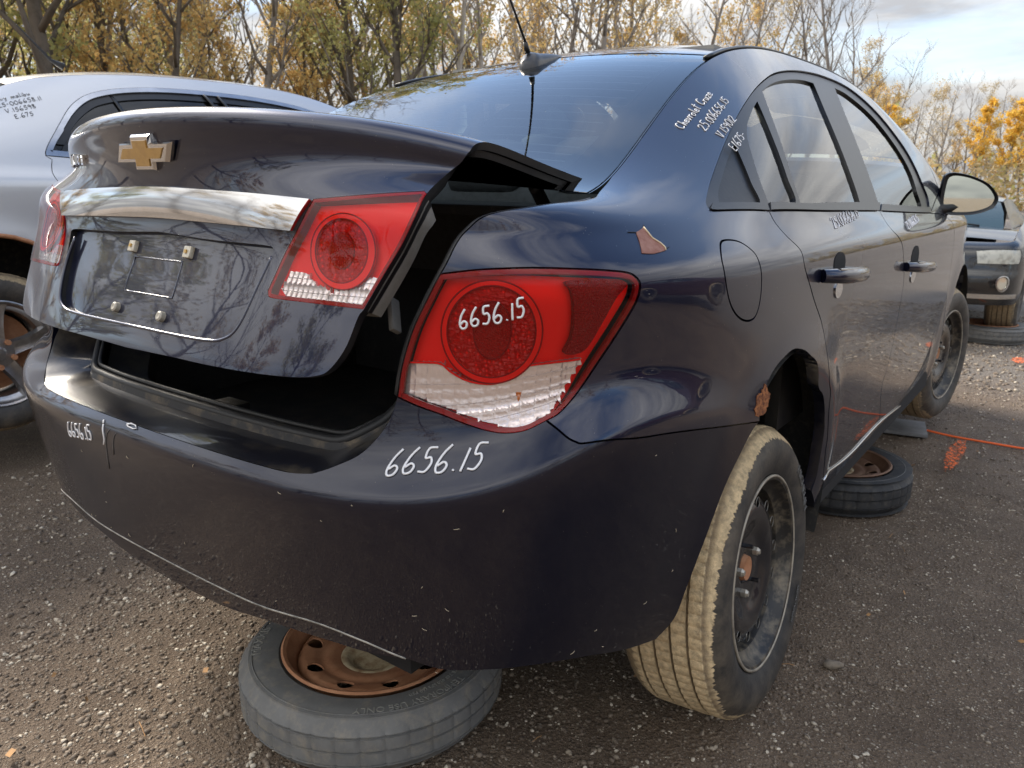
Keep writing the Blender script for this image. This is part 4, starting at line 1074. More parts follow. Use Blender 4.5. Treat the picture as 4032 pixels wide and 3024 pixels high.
# lid lamps
for m in (False, True):
    L_ = empty('lid_lamp', parent=lid)
    f = (lambda p: leftside(np.asarray(p, float))) if m else (lambda p: np.asarray(p, float))
    co_, cm_, ci_ = (f(loopc(CL[k], 3)) for k in ('ll_o', 'll_m', 'll_i'))
    LO = lampM if m else lampL
    panel('lamp_housing', LS, LO, M['lamp_deep'], L_, off=.024, depth=.028, gap=-.0005, res=.02, rim=M['grey_plastic'])
    inner = shrink(LS, dense(LS, LO, .012), .007)
    cl_ = f(poly(CL['l_clear'][:8], CL['l_clear'][7:9], CL['l_clear'][8:] + CL['l_clear'][:1], n=4))
    panel('lamp_border', LS, LO, M['lamp_deep'], L_, holes=[inner], off=.001, depth=.02, gap=.0004, res=.012, rim=M['grey_plastic'])
    panel('red_bowl', LS, inner, M['lamp_red'], L_, off=.016, depth=.008, gap=-.0005, res=.012)
    ring_panel('lens_ring', LS, co_, cm_, M['lamp_red'], L_, False, .006)
    ring_panel('crystal_ring', LS, cm_, ci_, M['lamp_crystal'], L_, False, .010)
    for lo_, of_ in ((co_, .0055), (cm_, .0058)):
        P, N, _, _ = LS.ev(lo_[:, 0], lo_[:, 1]); tube('ring_edge', P - N * of_, .0009, M['lamp_deep'], L_, 5, closed=True)
    panel('centre_lens', LS, ci_, M['lamp_centre'], L_, off=.007, depth=.005, gap=0, res=.01)
    panel('clear_lens', Flute(LS, 12, 5.2, .0009), cl_, M['lamp_clear'], L_, off=.011, depth=.005, gap=.0, res=.0032 if not m else .006)
    ribs(LS, cl_, 3, .0095, L_, False, .0006)
    panel('lens_skin', LS, LO, M['lens'], L_, off=-.002, depth=0, gap=.0005, res=.02)

solid('lamp_bracket', *box_geo((-.79, -.475, .850), (.022, .010, .06), Matrix.Rotation(.5, 3, 'Y') @ Matrix.Rotation(-.5, 3, 'X'), .003), M['grey_plastic'], lid)
for i, (x, y, z) in enumerate(((-.70, -.56, .52), (-.74, -.45, .50))):
    solid('boot_card', *box_geo((x, y, z), (.10, .07, .002), Matrix.Rotation(.4 + i, 3, 'Z')), worn('scrap_card', (.20, .17, .12), (.13, .11, .08), .9, 40), car)
# ------------------------------------------------------------------ wheels
def tyre_profile(w=.205, r=.334, rb=.222, bulge=.016, grooves=(.24, .42, .60, .78), gd=.007, gw=.0034):
    p = [(.012, rb - .012), (.004, rb), (-.006, rb + .010), (-bulge, rb + .038), (-bulge * 1.1, rb + .058), (-bulge * .8, rb + .078), (-.004, r - .021), (.004, r - .0135), (.014, r - .006)]
    prev = .02
    for g in grooves:
        c = g * w
        p += [(prev + .001, r - .001 + .002 * math.sin(math.pi * prev / w)), ((prev + c - gw) / 2, r + .002 * math.sin(math.pi * c / w)), (c - gw, r - .0005 + .002 * math.sin(math.pi * c / w)), (c - gw + .001, r - gd), (c + gw - .001, r - gd), (c + gw, r - .0005 + .002 * math.sin(math.pi * c / w))]
        prev = c + gw
    p += [((prev + w - .02) / 2, r), (w - .014, r - .006), (w - .004, r - .0135), (w + .004, r - .021), (w + bulge * .8, rb + .078), (w + bulge * 1.1, rb + .058), (w + bulge, rb + .038), (w + .006, rb + .010), (w - .004, rb), (w - .012, rb - .012)]
    return p
def tyre_mesh(name, n=324, w=.205, r=.334, rb=.222, axis='y', every=4, depth=.0022, **k):
    prof = tyre_profile(w, r, rb, **k)
    def rf(i, j, h, rr):
        if rr > r - .016 and i % every == 0 and rr > r - .0065: return h, rr - depth
        if i % every == 1 and rr > r - .0065: return h, rr - depth * .1
        if r - .024 < rr <= r - .0065 and i % (every * 2) == 0: return h, rr - depth * .6
        return h, rr
    V, F = lathe_geo(prof, n, axis, rf)
    return auto_smooth(fix_normals(mesh(name, V, F)), 28)
def rubber(name, mud=0.0, r=.334, grey=.0, axis='y', col=(.022, .023, .025)):
    m, nt, b = newmat(name)
    co = objco(nt)
    setp(b, rough=.62, spec=.35)
    n1 = noise(nt, 14, 6, .7, co); n2 = noise(nt, 70, 4, .7, co)
    base = mixc_(nt, gramp(nt, n1.outputs[0], .4, .7), tuple(c + grey for c in col), tuple(c * 1.5 + grey * 1.15 for c in col))
    base = mixc_(nt, math_(nt, 'MULTIPLY', gramp(nt, noise(nt, 26, 7, .75, co).outputs[0], .50, .74), .12 + grey * 5), base, (.34, .29, .21))
    if mud:
        sx = node(nt, 'ShaderNodeSeparateXYZ', {0: co})
        a, c_ = (sx.outputs[0], sx.outputs[2]) if axis == 'y' else (sx.outputs[0], sx.outputs[1])
        rad = math_(nt, 'SQRT', math_(nt, 'ADD', math_(nt, 'MULTIPLY', a, a), math_(nt, 'MULTIPLY', c_, c_)))
        ang = math_(nt, 'ARCTAN2', c_, a)
        cv = node(nt, 'ShaderNodeCombineXYZ', {0: math_(nt, 'MULTIPLY', ang, 30.0), 1: math_(nt, 'MULTIPLY', rad, 9.0), 2: 0.0})
        jag = noise(nt, 1.0, 3, .6, cv.outputs[0])
        big = noise(nt, 5, 2, .5, co)
        up = node(nt, 'ShaderNodeMapRange', {0: c_, 1: -.25, 2: .32, 3: -.004, 4: .014}).outputs[0]
        edge_ = math_(nt, 'ADD', math_(nt, 'ADD', rad, up), math_(nt, 'ADD', math_(nt, 'MULTIPLY', math_(nt, 'SUBTRACT', jag.outputs[0], .5), .022), math_(nt, 'MULTIPLY', math_(nt, 'SUBTRACT', big.outputs[0], .5), .04)))
        f = node(nt, 'ShaderNodeMapRange', {0: edge_, 1: r - .0165, 2: r - .0145}).outputs[0]
        thin = gramp(nt, n2.outputs[0], .30, .60)
        f = math_(nt, 'MULTIPLY', f, math_(nt, 'ADD', math_(nt, 'MULTIPLY', thin, .55), .45))
        f = math_(nt, 'MULTIPLY', f, mud)
        mc = mixc_(nt, gramp(nt, n1.outputs[0], .35, .7), (.80, .62, .37), (.60, .45, .26))
        ax_ = sx.outputs[1] if axis == 'y' else sx.outputs[2]
        tread = node(nt, 'ShaderNodeMapRange', {0: ax_, 1: .006, 2: .016}).outputs[0]
        low_ = node(nt, 'ShaderNodeMapRange', {0: rad, 1: r - .0008, 2: r - .0030}).outputs[0]
        film = node(nt, 'ShaderNodeMapRange', {0: rad, 1: r - .11, 2: r - .012, 3: .04, 4: .30}).outputs[0]
        base = mixc_(nt, math_(nt, 'MULTIPLY', film, gramp(nt, n1.outputs[0], .3, .7)), base, (.40, .31, .20))
        mc = mixc_(nt, math_(nt, 'MULTIPLY', math_(nt, 'MULTIPLY', low_, tread), .75), mc, (.17, .12, .07))
        base = mixc_(nt, f, base, mc)
        bump(nt, b, math_(nt, 'ADD', math_(nt, 'MULTIPLY', f, .8), math_(nt, 'MULTIPLY', n2.outputs[0], .5)), .6, .003)
        nt.links.new(math_(nt, 'ADD', math_(nt, 'MULTIPLY', f, .35), .6), b.inputs['Roughness'])
    else:
        bump(nt, b, n2.outputs[0], .3, .002)
    nt.links.new(base, b.inputs['Base Color'])
    return m
M['tyre_mud'] = rubber('muddy_tyre', 1.0)
M['tyre_mid'] = rubber('dusty_tyre', .55, grey=.012)
M['tyre_grey'] = rubber('weathered_tyre', 0, grey=.085, col=(.06, .06, .056))
M['tyre_dark'] = rubber('dark_tyre', 0, grey=.01)
M['steel_rim'] = worn('rim_lip', (.022, .021, .020), (.20, .165, .115), .42, 20, .1, amt=(.48, .72))
M['black_steel'] = worn('black_steel_disc', (.010, .010, .013), (.05, .047, .043), .22, 16, 0, amt=(.55, .8), coat=.5)
M['steel_edge'] = worn('worn_edge', (.22, .21, .19), (.10, .095, .085), .35, 40, .7, bumps=0)
M['side_letter'] = simple('sidewall_letter', (.13, .13, .128), .5)
M['rust'] = worn('rusty_steel', (.34, .145, .068), (.46, .23, .12), .75, 22, .1, amt=(.35, .65), bumps=.4)
M['rust_pale'] = worn('pale_hub', (.55, .45, .28), (.30, .18, .09), .7, 30)
M['nut'] = worn('lug_nut', (.50, .47, .40), (.3, .27, .22), .35, 60, .7)
def text_ring(txt, rad, size, h, span_center, mat, parent, axis='y', name='sidewall_lettering', depth=.0012, inward=False):
    """raised lettering bent round a tyre's side wall"""
    cu = bpy.data.curves.new('t', 'FONT'); cu.body = txt; cu.size = size; cu.align_x = 'CENTER'; cu.extrude = depth; cu.resolution_u = 2
    ob = bpy.data.objects.new('t', cu); COL.objects.link(ob)
    dg = bpy.context.evaluated_depsgraph_get()
    me = bpy.data.meshes.new_from_object(ob.evaluated_get(dg))
    bpy.data.objects.remove(ob); bpy.data.curves.remove(cu)
    for v in me.vertices:
        x, y, z = v.co
        a = span_center - x / rad if not inward else span_center + x / rad
        r_ = rad + y if not inward else rad - y
        v.co = (r_ * math.cos(a), h - z, r_ * math.sin(a)) if axis == 'y' else (r_ * math.cos(a), r_ * math.sin(a), h + z)
    me.materials.clear()
    return link(name, me, mat, parent)
def rim_geo(n=72, w=.195, axis='y', rb=.222):
    p = [(-.002, rb + .003), (-.005, rb - .002), (-.002, rb - .009), (.010, rb - .014), (.020, rb - .019), (.030, rb - .034), (.055, rb - .040), (.10, rb - .042), (.15, rb - .036), (w - .01, rb - .014), (w, rb)]
    return lathe_geo(p, n, axis)
DISC_R = [0, .030, .034, .050, .078, .088, .105, .125, .145, .168, .182]
DISC_H = [.050, .050, .044, .042, .042, .038, .030, .024, .024, .034, .056]
def disc_surf(axis='y', dr=DISC_R, dh=DISC_H, sgn=1):
    xs = np.linspace(0, max(dr), 60); ys = np.interp(xs, dr, dh)
    ys = np.convolve(np.pad(ys, 2, mode='edge'), np.ones(5) / 5, 'valid')
    def fn(u, v):
        h = np.interp(np.hypot(u, v), xs, ys)
        return np.stack([u, h, v], -1) if axis == 'y' else np.stack([u, v, -h], -1)
    return FnSurf(fn)
def circ(r, n=48, c=(0, 0)):
    t = np.linspace(0, 2 * np.pi, n, endpoint=False)
    return np.stack([c[0] + r * np.cos(t), c[1] + r * np.sin(t)], -1)
TYRE = tyre_mesh('tyre_mesh')
WHEEL_CACHE = {}
def steel_wheel(name, parent, loc, rot, tyre_mat, text=True, holes=14):
    w = empty(name, loc, parent=parent)
    w.rotation_euler = rot
    t = link('tyre', TYRE.copy() if tyre_mat.name not in WHEEL_CACHE else WHEEL_CACHE[tyre_mat.name], tyre_mat, w)
    WHEEL_CACHE[tyre_mat.name] = t.data
    if 'rim' not in WHEEL_CACHE:
        r_ = solid('rim', *rim_geo(), M['steel_rim'], w, 40)
        hs = [circ(.0125 if k % 2 else .0115, 14, (.156 * math.cos(a), .156 * math.sin(a))) for k, a in enumerate(np.linspace(0, 2 * np.pi, holes, endpoint=False))]
        d_ = panel('wheel_disc', disc_surf(), circ(.184, 72), M['black_steel'], w, holes=hs + [circ(.031, 24)], res=.012, depth=.004, gap=0)
        parts = []
        for k in range(5):
            a = 2 * np.pi * k / 5 + .4
            c = np.array([.0575 * math.cos(a), .060, .0575 * math.sin(a)])
            parts.append((c, k))
        ring_ = [(.0128 * math.cos(a), 0, .0128 * math.sin(a)) for a in np.linspace(0, 2 * math.pi, 14, endpoint=False)]
        WHEEL_CACHE['hole'] = mesh('hole_edge', *tube_geo(ring_, .0014, 4, True), smooth=True); WHEEL_CACHE['hole'].materials.append(M['steel_edge'])
        WHEEL_CACHE['rim'] = r_.data; WHEEL_CACHE['disc'] = d_.data
        V, F = tube_geo([(0, .004, 0), (0, -.010, 0), (0, -.011, 0), (0, -.016, 0)], [.0105, .0105, .009, .006], 6)
        WHEEL_CACHE['nut'] = auto_smooth(fix_normals(mesh('nut', V, F)), 20); WHEEL_CACHE['nut'].materials.append(M['nut'])
        V, F = tube_geo([(0, .004, 0), (0, -.018, 0)], [.0055, .0055], 8)
        WHEEL_CACHE['stud'] = auto_smooth(fix_normals(mesh('stud', V, F)), 20); WHEEL_CACHE['stud'].materials.append(M['black_steel'])
        V, F = lathe_geo([(.050, .0001), (.040, .024), (.038, .028), (.055, .032)], 24)
        WHEEL_CACHE['hub'] = auto_smooth(fix_normals(mesh('hub', V, F)), 30); WHEEL_CACHE['hub'].materials.append(M['rust'])
    else:
        link('rim', WHEEL_CACHE['rim'], None, w); link('wheel_disc', WHEEL_CACHE['disc'], None, w)
    if 'lip' not in WHEEL_CACHE:
        WHEEL_CACHE['lip'] = mesh('rim_lip', *tube_geo([(.2215 * math.cos(a), -.0035, .2215 * math.sin(a)) for a in np.linspace(0, 2 * math.pi, 72, endpoint=False)], .0036, 6, True), smooth=True); WHEEL_CACHE['lip'].materials.append(worn('dusty_lip', (.40, .36, .29), (.22, .19, .15), .5, 18, .3))
    link('rim_lip', WHEEL_CACHE['lip'], None, w)
    for a in np.linspace(0, 2 * np.pi, holes, endpoint=False): link('hole_edge', WHEEL_CACHE['hole'], None, w, (.156 * math.cos(a), .0262, .156 * math.sin(a)))
    link('hub_cap', WHEEL_CACHE['hub'], None, w)
    for k in range(5):
        a = 2 * np.pi * k / 5 + .4
        kind = 'nut' if k in (0, 2, 3) else 'stud'
        o = link('lug_nut' if kind == 'nut' else 'wheel_stud', WHEEL_CACHE[kind], None, w, (.0575 * math.cos(a), .042, .0575 * math.sin(a)))
    if text:
        text_ring('MICHELIN', .268, .032, -.0186, R(28), M['side_letter'], t)
        text_ring('RADIAL TUBELESS', .252, .012, -.0172, R(-40), M['side_letter'], t)
    return w
steel_wheel('rear_wheel', car, (-.012, -.868, .203), (-.09, 0, .02), M['tyre_mud'])
steel_wheel('rear_wheel', car, (-.012, .868, .203), (.09, 0, math.pi - .02), M['tyre_mud'], False)
steel_wheel('front_wheel', car, (2.685, -.868, .272), (0, 0, -.15), M['tyre_mid'], False)
steel_wheel('front_wheel', car, (2.685, .868, .272), (0, 0, math.pi - .15), M['tyre_mid'], False)
# wheel housings and underside
def housing(cx, s, r=.40, zc=.34):
    rows = []
    for y in (.885, .80, .56):
        rows.append([(cx + (r if y < .88 else r - .02) * math.cos(a), s * y, zc + (r if y < .88 else r - .02) * math.sin(a)) for a in np.linspace(-.45, math.pi * .70, 26)])
    rows.append([(cx, s * .56, zc)] * 26)
    return loft_geo(rows)
lin = worn('wheel_arch_felt', (.020, .020, .020), (.075, .065, .05), .95, 45, amt=(.5, .75), bumps=.5)
for cx in (0, 2.685):
    for s in (1, -1): solid('wheel_arch_liner', *housing(cx, s), lin, car, 40)
solid('underbody', *merge([box_geo((1.33, 0, .20), (1.95, 1.62, .05)), box_geo((-.25, 0, .27), (1.15, 1.06, .06)), box_geo((3.0, 0, .24), (.7, 1.0, .05))]), M['dark'], car)
tube('axle_beam', [(0, -.66, .17), (.12, -.45, .22), (.14, 0, .22), (.12, .45, .22), (0, .66, .17)], .035, M['dark'], car, 8)
for s in (1, -1): solid('inner_body_side', *box_geo((1.35, s * .84, .40), (1.85, .02, .42)), M['dark'], car)
# --- door handles
def handle(uv, cup, key, m=False):
    sg = np.array([1, -1, 1]) if m else np.array([1, 1, 1])
    P0, N0, _, _ = B.ev(*uv[0]); P1, N1, _, _ = B.ev(*uv[1])
    h = empty('door_handle', parent=car)
    pts = []
    for t in np.linspace(0, 1, 13):
        lift_ = .034 * min(1, math.sin(math.pi * t) ** .35 if 0 < t < 1 else .0) + .004
        pts.append((P0[0] + (P1[0] - P0[0]) * t + N0[0] * lift_) * sg)
    V, F = tube_geo(pts, [.013, .014, .015, .016, .016, .016, .016, .016, .016, .016, .016, .015, .013], 10, flat=1.15, up=(0, 0, 1))
    solid('grip', V, F, M['navy'], h, 60)
    V, F = tube_geo([p + np.array([0, -.006 if not m else .006, .0145]) for p in pts[1:-1]], .0045, 6, flat=.6, up=(0, 0, 1))
    solid('bright_strip', V, F, M['chrome'], h, 60)
    c = np.array(cup)
    panel('handle_cup', B, ell(c, .16, .62, 24), M['dark'], h, (m,), off=-.0012, depth=.002, gap=0, res=.03)
    panel('cup_glint', B, ell(np.array(key), .10, .26, 20), M['chrome'], h, (m,), off=-.003, depth=.004, gap=0, res=.02)  # flat chrome oval stands in for the bright reflection in the cup
for m in (False, True):
    handle(CB['hand_r'], CB['cup_r'][0], CB['glint_r'][0], m); handle(CB['hand_f'], CB['cup_f'][0], CB['glint_f'][0], m)
# bright strip along the door bottoms
for s in (1, -1):
    t = catmull([CB['door_bot'][0], CB['door_bot'][1], CB['door_bot'][2], (14.0, 1.60), (14.8, 1.60)], 6)
    P, N, _, _ = B.ev(t[:, 0], t[:, 1])
    tube('sill_strip', (P + N * .002) * [1, s, 1], .0035, M['bright'], car, 6)
# --- mirrors
def mirror(s):
    r_ = empty('side_mirror', parent=car)
    c = np.array([2.17, -.925, 1.050])
    oy = [(-.115, .06), (-.10, .088), (-.06, .090), (.0, .075), (.06, .045), (.098, .0), (.102, -.028), (.085, -.055), (.03, -.078), (-.04, -.085), (-.095, -.078), (-.118, -.04)]
    ol = loopc(oy, 4)
    rows = []
    for dx, k in ((.004, .80), (-.010, .88), (-.014, .97), (.0, 1.0), (.03, .99), (.07, .88), (.10, .62), (.115, .25)):
        rows.append([(c[0] + dx, s * -1 * (c[1] - p[0] * k) * 1 if False else s * (-c[1] + p[0] * k), c[2] + p[1] * k) for p in ol])
    yaw_ = R(17) * -s
    rows = [[(c[0] + (p[0] - c[0]) * math.cos(yaw_) - (p[1] + s * c[1]) * math.sin(yaw_), -s * c[1] + (p[0] - c[0]) * math.sin(yaw_) + (p[1] + s * c[1]) * math.cos(yaw_), p[2]) for p in r] for r in rows]
    V, F = loft_geo(rows, True); n = len(ol)
    F.append(tuple(range(len(V) - n, len(V))))
    solid('mirror_housing', V, F, M['trim'], r_, 60)
    gl_ = [(c[0] - .003 - s * p[0] * .86 * math.sin(yaw_), s * -c[1] + s * p[0] * .86 * math.cos(yaw_), c[2] + p[1] * .86) for p in ol]
    m_ = simple('mirror_glass', (.82, .86, .78), .02, 1.0)
    me = mesh('mirror_glass', gl_, [tuple(range(n))]); link('mirror_glass', me, m_, r_)
    tube('mirror_arm', [(2.12, s * .80, .985), (2.15, s * .83, .99), (2.18, s * .87, 1.0)], [.045, .034, .03], M['plastic'], r_, 8, flat=.7)
    solid('mirror_sail', [(1.93, s * .818, 1.02), (2.22, s * .80, 1.02), (2.05, s * .745, 1.15), (1.93, s * .80, 1.02), (2.22, s * .78, 1.02), (2.05, s * .725, 1.15)], [(0, 1, 2), (3, 4, 5), (0, 1, 4, 3), (1, 2, 5, 4), (2, 0, 3, 5)], M['trim'], r_)
for s in (-1, 1): mirror(s)
# --- cabin
cab = M['carpet']
seat_m = worn('seat_cloth', (.13, .13, .135), (.10, .10, .10), .95, 50)
def cushion(name, c, s, rot=(0, 0, 0), bev=.05, mat=None, parent=None):
    from mathutils import Euler
    V, F = box_geo(c, s, Euler(rot).to_matrix(), min(bev, min(s) * .45))
    return solid(name, V, F, mat or seat_m, parent or car, 80)
bench = cushion('rear_bench', (.42, 0, .52), (.52, 1.20, .16))
cushion('bench_back', (.14, 0, .80), (.14, 1.22, .54), (0, -.25, 0), parent=bench)
for y in (-.36, 0, .36): cushion('headrest', (.05, y, 1.10), (.09, .24, .15), (0, -.2, 0), .04, parent=bench)
for y in (-.37, .37):
    fs = cushion('front_seat', (1.30, y, .52), (.50, .50, .15))
    cushion('seat_back', (1.02, y, .82), (.13, .48, .58), (0, -.22, 0), parent=fs)
    cushion('headrest', (.93, y, 1.17), (.09, .25, .17), (0, -.2, 0), .04, parent=fs)
cushion('dashboard', (2.02, 0, .88), (.42, 1.35, .24), (0, 0, 0), .08, M['plastic'])
sw = [(1.70 + .06 * math.cos(a), .37 + .18 * math.sin(a), .93 + .17 * math.cos(a)) for a in np.linspace(0, 2 * math.pi, 24, endpoint=False)]
tube('steering_wheel', sw, .016, M['plastic'], car, 8, closed=True)
solid('cabin_floor', *box_geo((1.05, 0, .35), (2.2, 1.5, .04)), cab, car)
for s in (1, -1): solid('door_card', *box_geo((1.1, s * .80, .72), (1.9, .03, .46)), M['plastic'], car)
solid('headlining', *box_geo((1.05, 0, 1.425), (1.2, .92, .012)), worn('headlining_cloth', (.35, .34, .31), (.30, .29, .27), .95, 50), car)
# --- damage and writing
def blob(name, uvs, mat, parent, off=-.0015, m=False):
    return panel(name, B, loopc(uvs, 4), mat, parent, (m,), off=off, depth=.0016, gap=0, res=.01)
M['primer'] = worn('bare_primer', (.22, .085, .055), (.30, .15, .11), .6, 40, amt=(.4, .6))
chip = poly(CB['chip'][:3], CB['chip'][2:8], CB['chip'][7:10], CB['chip'][9:] + CB['chip'][:1], n=2)
panel('paint_chip', B, chip, M['primer'], car, off=-.0012, depth=.001, gap=0, res=.01)
cpt = B.ev(*np.array(CB['chip'][2:8]).T)
tube('chip_edge', cpt[0] + cpt[1] * .002, .0012, simple('chip_edge', (.62, .52, .36), .6), car, 5)
rj = random.Random(8); rq = dense(B, np.array(CB['rust']), .006); rq = rq + np.array([[rj.gauss(0, .010), rj.gauss(0, .06)] for _ in rq])
panel('rust_patch', B, rq, worn('flaking_rust', (.10, .030, .012), (.34, .13, .045), .9, 110, amt=(.42, .6), bumps=1.0), car, off=-.0015, depth=.0016, gap=0, res=.01)
for (a, b_) in (((6.66, 15.55), (6.70, 15.85)), ((6.52, 15.18), (6.42, 15.22)), ((6.70, 14.2), (6.78, 14.3))):
    t = np.linspace(0, 1, 6)[:, None]; q = np.array(a) * (1 - t) + np.array(b_) * t
    P, N, _, _ = B.ev(q[:, 0], q[:, 1]); tube('scratch', P + N * .0008, .0006, M['dark'], car, 4)
lamp_w = CB['w_lamp']
write('marker_writing', B, lamp_w[0], lamp_w[1], ['6656.15'], M['white_pen'], car, .0017)
write('marker_writing', B, CB['w_bump'][0], CB['w_bump'][1], ['6656.15'], M['white_pen'], car, .0019, slant=.3)
write('marker_writing', B, CB['w_pill'][0], CB['w_pill'][1], ['Chevrolet Cruze', '25.006656.15', 'V.159012', 'E/675-'], M['white_pen'], car, .0011, indent=[0, 1.5, 2.2, 1.8], lead=1.9, ysc=.62, slant=-.1)
write('marker_writing', B, CB['w_rdoor'][0], CB['w_rdoor'][1], ['25.006656.15'], M['white_pen'], car, .0012, ysc=.62)
write('marker_writing', B, CB['w_fdoor'][0], CB['w_fdoor'][1], ['25.006656.15'], M['white_pen'], car, .0014, ysc=.6)
BL = FnSurf(lambda u, v: B.ev(u, v)[0] * [1, -1, 1])
class LeftB:
    def ev(s, u, v, raw=False):
        P, N, Pu, Pv = B.ev(u, v); k = np.array([1, -1, 1]); return P * k, N * k, Pu * k, Pv * k
write('marker_writing', LeftB(), (2.146, 5.58), (1.655, 5.814), ['6656.15'], M['white_pen'], car, .0017)
write('marker_writing', LeftB(), (1.50, 5.95), (1.42, 6.0), [')'], M['white_pen'], car, .0017, size=.05)
P, N, _, _ = LeftB().ev(np.array([1.16, 1.12, 1.05, 1.02, 1.06, 1.14, 1.17, 1.1]), np.array([7.75, 7.93, 7.9, 7.75, 7.68, 7.72, 7.85, 7.92]))
tube('pen_scribble', P + N * .002, .0012, M['white_pen'], car, 5)
sc_m = simple('scuff', (.16, .16, .16), .6)
for (a, b_) in (((1.35, 6.9), (1.52, 5.1)), ((1.25, 6.8), (1.36, 5.6))):
    t = np.linspace(0, 1, 6)[:, None]; q = np.array(a) * (1 - t) + np.array(b_) * t
    P, N, _, _ = LeftB().ev(q[:, 0], q[:, 1]); tube('scuff', P + N * .0004, .0014, sc_m, car, 4, flat=.5)
# leaf bits, grit and flakes stuck to the bumper
rnd = random.Random(4)
parts = []
for i in range(30):
    q = (rnd.uniform(1.0, 7.0), rnd.uniform(3.3, 6.6))
    if rnd.random() < .3: q = (rnd.uniform(2, 6.8), rnd.uniform(2.9, 3.6))
    S_ = B if rnd.random() < .75 else LeftB()
    if S_ is not B: q = (rnd.uniform(1, 2.6), q[1])
    P, N, Pu, Pv = S_.ev(*q)
    a = rnd.uniform(0, 6.28); e = Pu[0] / np.linalg.norm(Pu[0]) * math.cos(a) + Pv[0] / np.linalg.norm(Pv[0]) * math.sin(a)
    l = rnd.uniform(.0012, .0045)
    parts.append(tube_geo([P[0] + N[0] * .001 - e * l, P[0] + N[0] * .002, P[0] + N[0] * .001 + e * l], .0005, 4))
o = link('stuck_debris', mesh('stuck_debris', *merge(parts)), simple('straw_bits', (.42, .36, .26), .9), car); o['kind'] = 'stuff'

# ------------------------------------------------------------------ spare wheels lying on the yard
def spare_disc(axis='z', k=1.0):
    dr = [0, .055, .062, .075, .105, .122, .140, .168, .184, .190]
    dh = [.058, .058, .050, .036, .028, .032, .022, .016, .034, .070]
    return disc_surf('z', dr, dh)
def spare(name, loc, rz, r, tyre_mat, rim_mat, holes, label, text):
    w = empty(name, loc, rz)
    tag(w, label, 'spare wheel')
    H = .13
    prof = [(h, rr) for h, rr in tyre_profile(.118, r, .212, bulge=.010, grooves=(.22, .5, .78), gd=.004, gw=.003)]
    def rf(i, j, h, rr):
        if i % 8 == 0 and rr > r - .010: return h, rr - .0025
        return h, rr
    V, F = lathe_geo([(H - .004 - h, rr) for h, rr in prof], 300, 'z', rf)
    t = link('tyre', auto_smooth(fix_normals(mesh('spare_tyre', V, F)), 28), tyre_mat, w)
    for rr in (r - .030, r - .026):
        tube('tyre_rib', [(rr * math.cos(a), rr * math.sin(a), H + .0062 if rr < r - .028 else H + .0035) for a in np.linspace(0, 2 * math.pi, 120, endpoint=False)], .0014, M['tyre_grey'], t, 5, closed=True)
    V, F = lathe_geo([(H - .008 + .012 - h, rr) for h, rr in [(-.002, .217), (-.006, .212), (-.002, .204), (.010, .200), (.022, .192), (.034, .182), (.06, .178), (.09, .182), (.108, .20), (.112, .212)]], 72, 'z')
    solid('rim', V, F, rim_mat, w, 40)
    hs = [circ(.0195, 18, (.146 * math.cos(a), .150 * math.sin(a))) for a in np.linspace(0, 2 * np.pi, holes, endpoint=False)]
    d = panel('wheel_disc', FnSurf(lambda u, v: spare_disc().fn(u, v) + np.array([0, 0, H])), circ(.188, 72), rim_mat, w, holes=hs, res=.014, depth=.004, gap=0)
    V, F = lathe_geo([(H - .056, .0001), (H - .056, .050), (H - .045, .056), (H - .038, .062), (H - .0345, .075), (H - .036, .08)], 36, 'z')
    solid('hub_face', V, F, M['rust_pale'], w, 40)
    tube('valve', [(.178, .02, H - .045), (.180, .02, H + .006), (.180, .02, H + .012)], [.0045, .0045, .003], M['grey_plastic'], w, 8)
    if text:
        c_ = M['tyre_raised']
        text_ring('TEMPORARY USE ONLY', .262, .024, H + .0068, R(text), c_, t, 'z', inward=False)
        text_ring('INFLATE TO 420 kPa (60 PSI)', .238, .014, H + .0052, R(text + 20), c_, t, 'z')
        text_ring('MAXXIS', .262, .032, H + .0068, R(text - 115), c_, t, 'z')
    return w
M['tyre_raised'] = worn('raised_lettering', (.24, .24, .22), (.30, .28, .24), .6, 50)
spare('spare_wheel', (-.51, -.10, .002), 0, .312, M['tyre_grey'], M['rust'], 9, 'grey weathered spare wheel with rusty disc lying flat under the rear bumper', -115)
spare('spare_wheel', (1.58, -.645, .002), .5, .295, M['tyre_dark'], worn('brown_rim', (.16, .085, .05), (.22, .13, .08), .7, 20), 9, 'black spare wheel with brown rim lying flat beneath the right sill', None)
st = empty('prop_stand', (1.62, -.60, .09))
tag(st, 'rusty steel pipe stand rising from the black spare wheel to the sill', 'stand')
tube('post', [(0, 0, -.03), (0, 0, .25)], .028, M['black_steel'], st, 12)
solid('foot_plate', *lathe_geo([(-.045, .0001), (-.03, .06), (.0, .05), (.03, .034)], 20, 'z'), M['rust'], st, 50)
tube('brace', [(.05, .03, -.02), (.01, .0, .12)], .012, M['rust'], st, 8)
tube('brace', [(-.05, -.03, -.02), (-.01, .0, .12)], .012, M['rust'], st, 8)

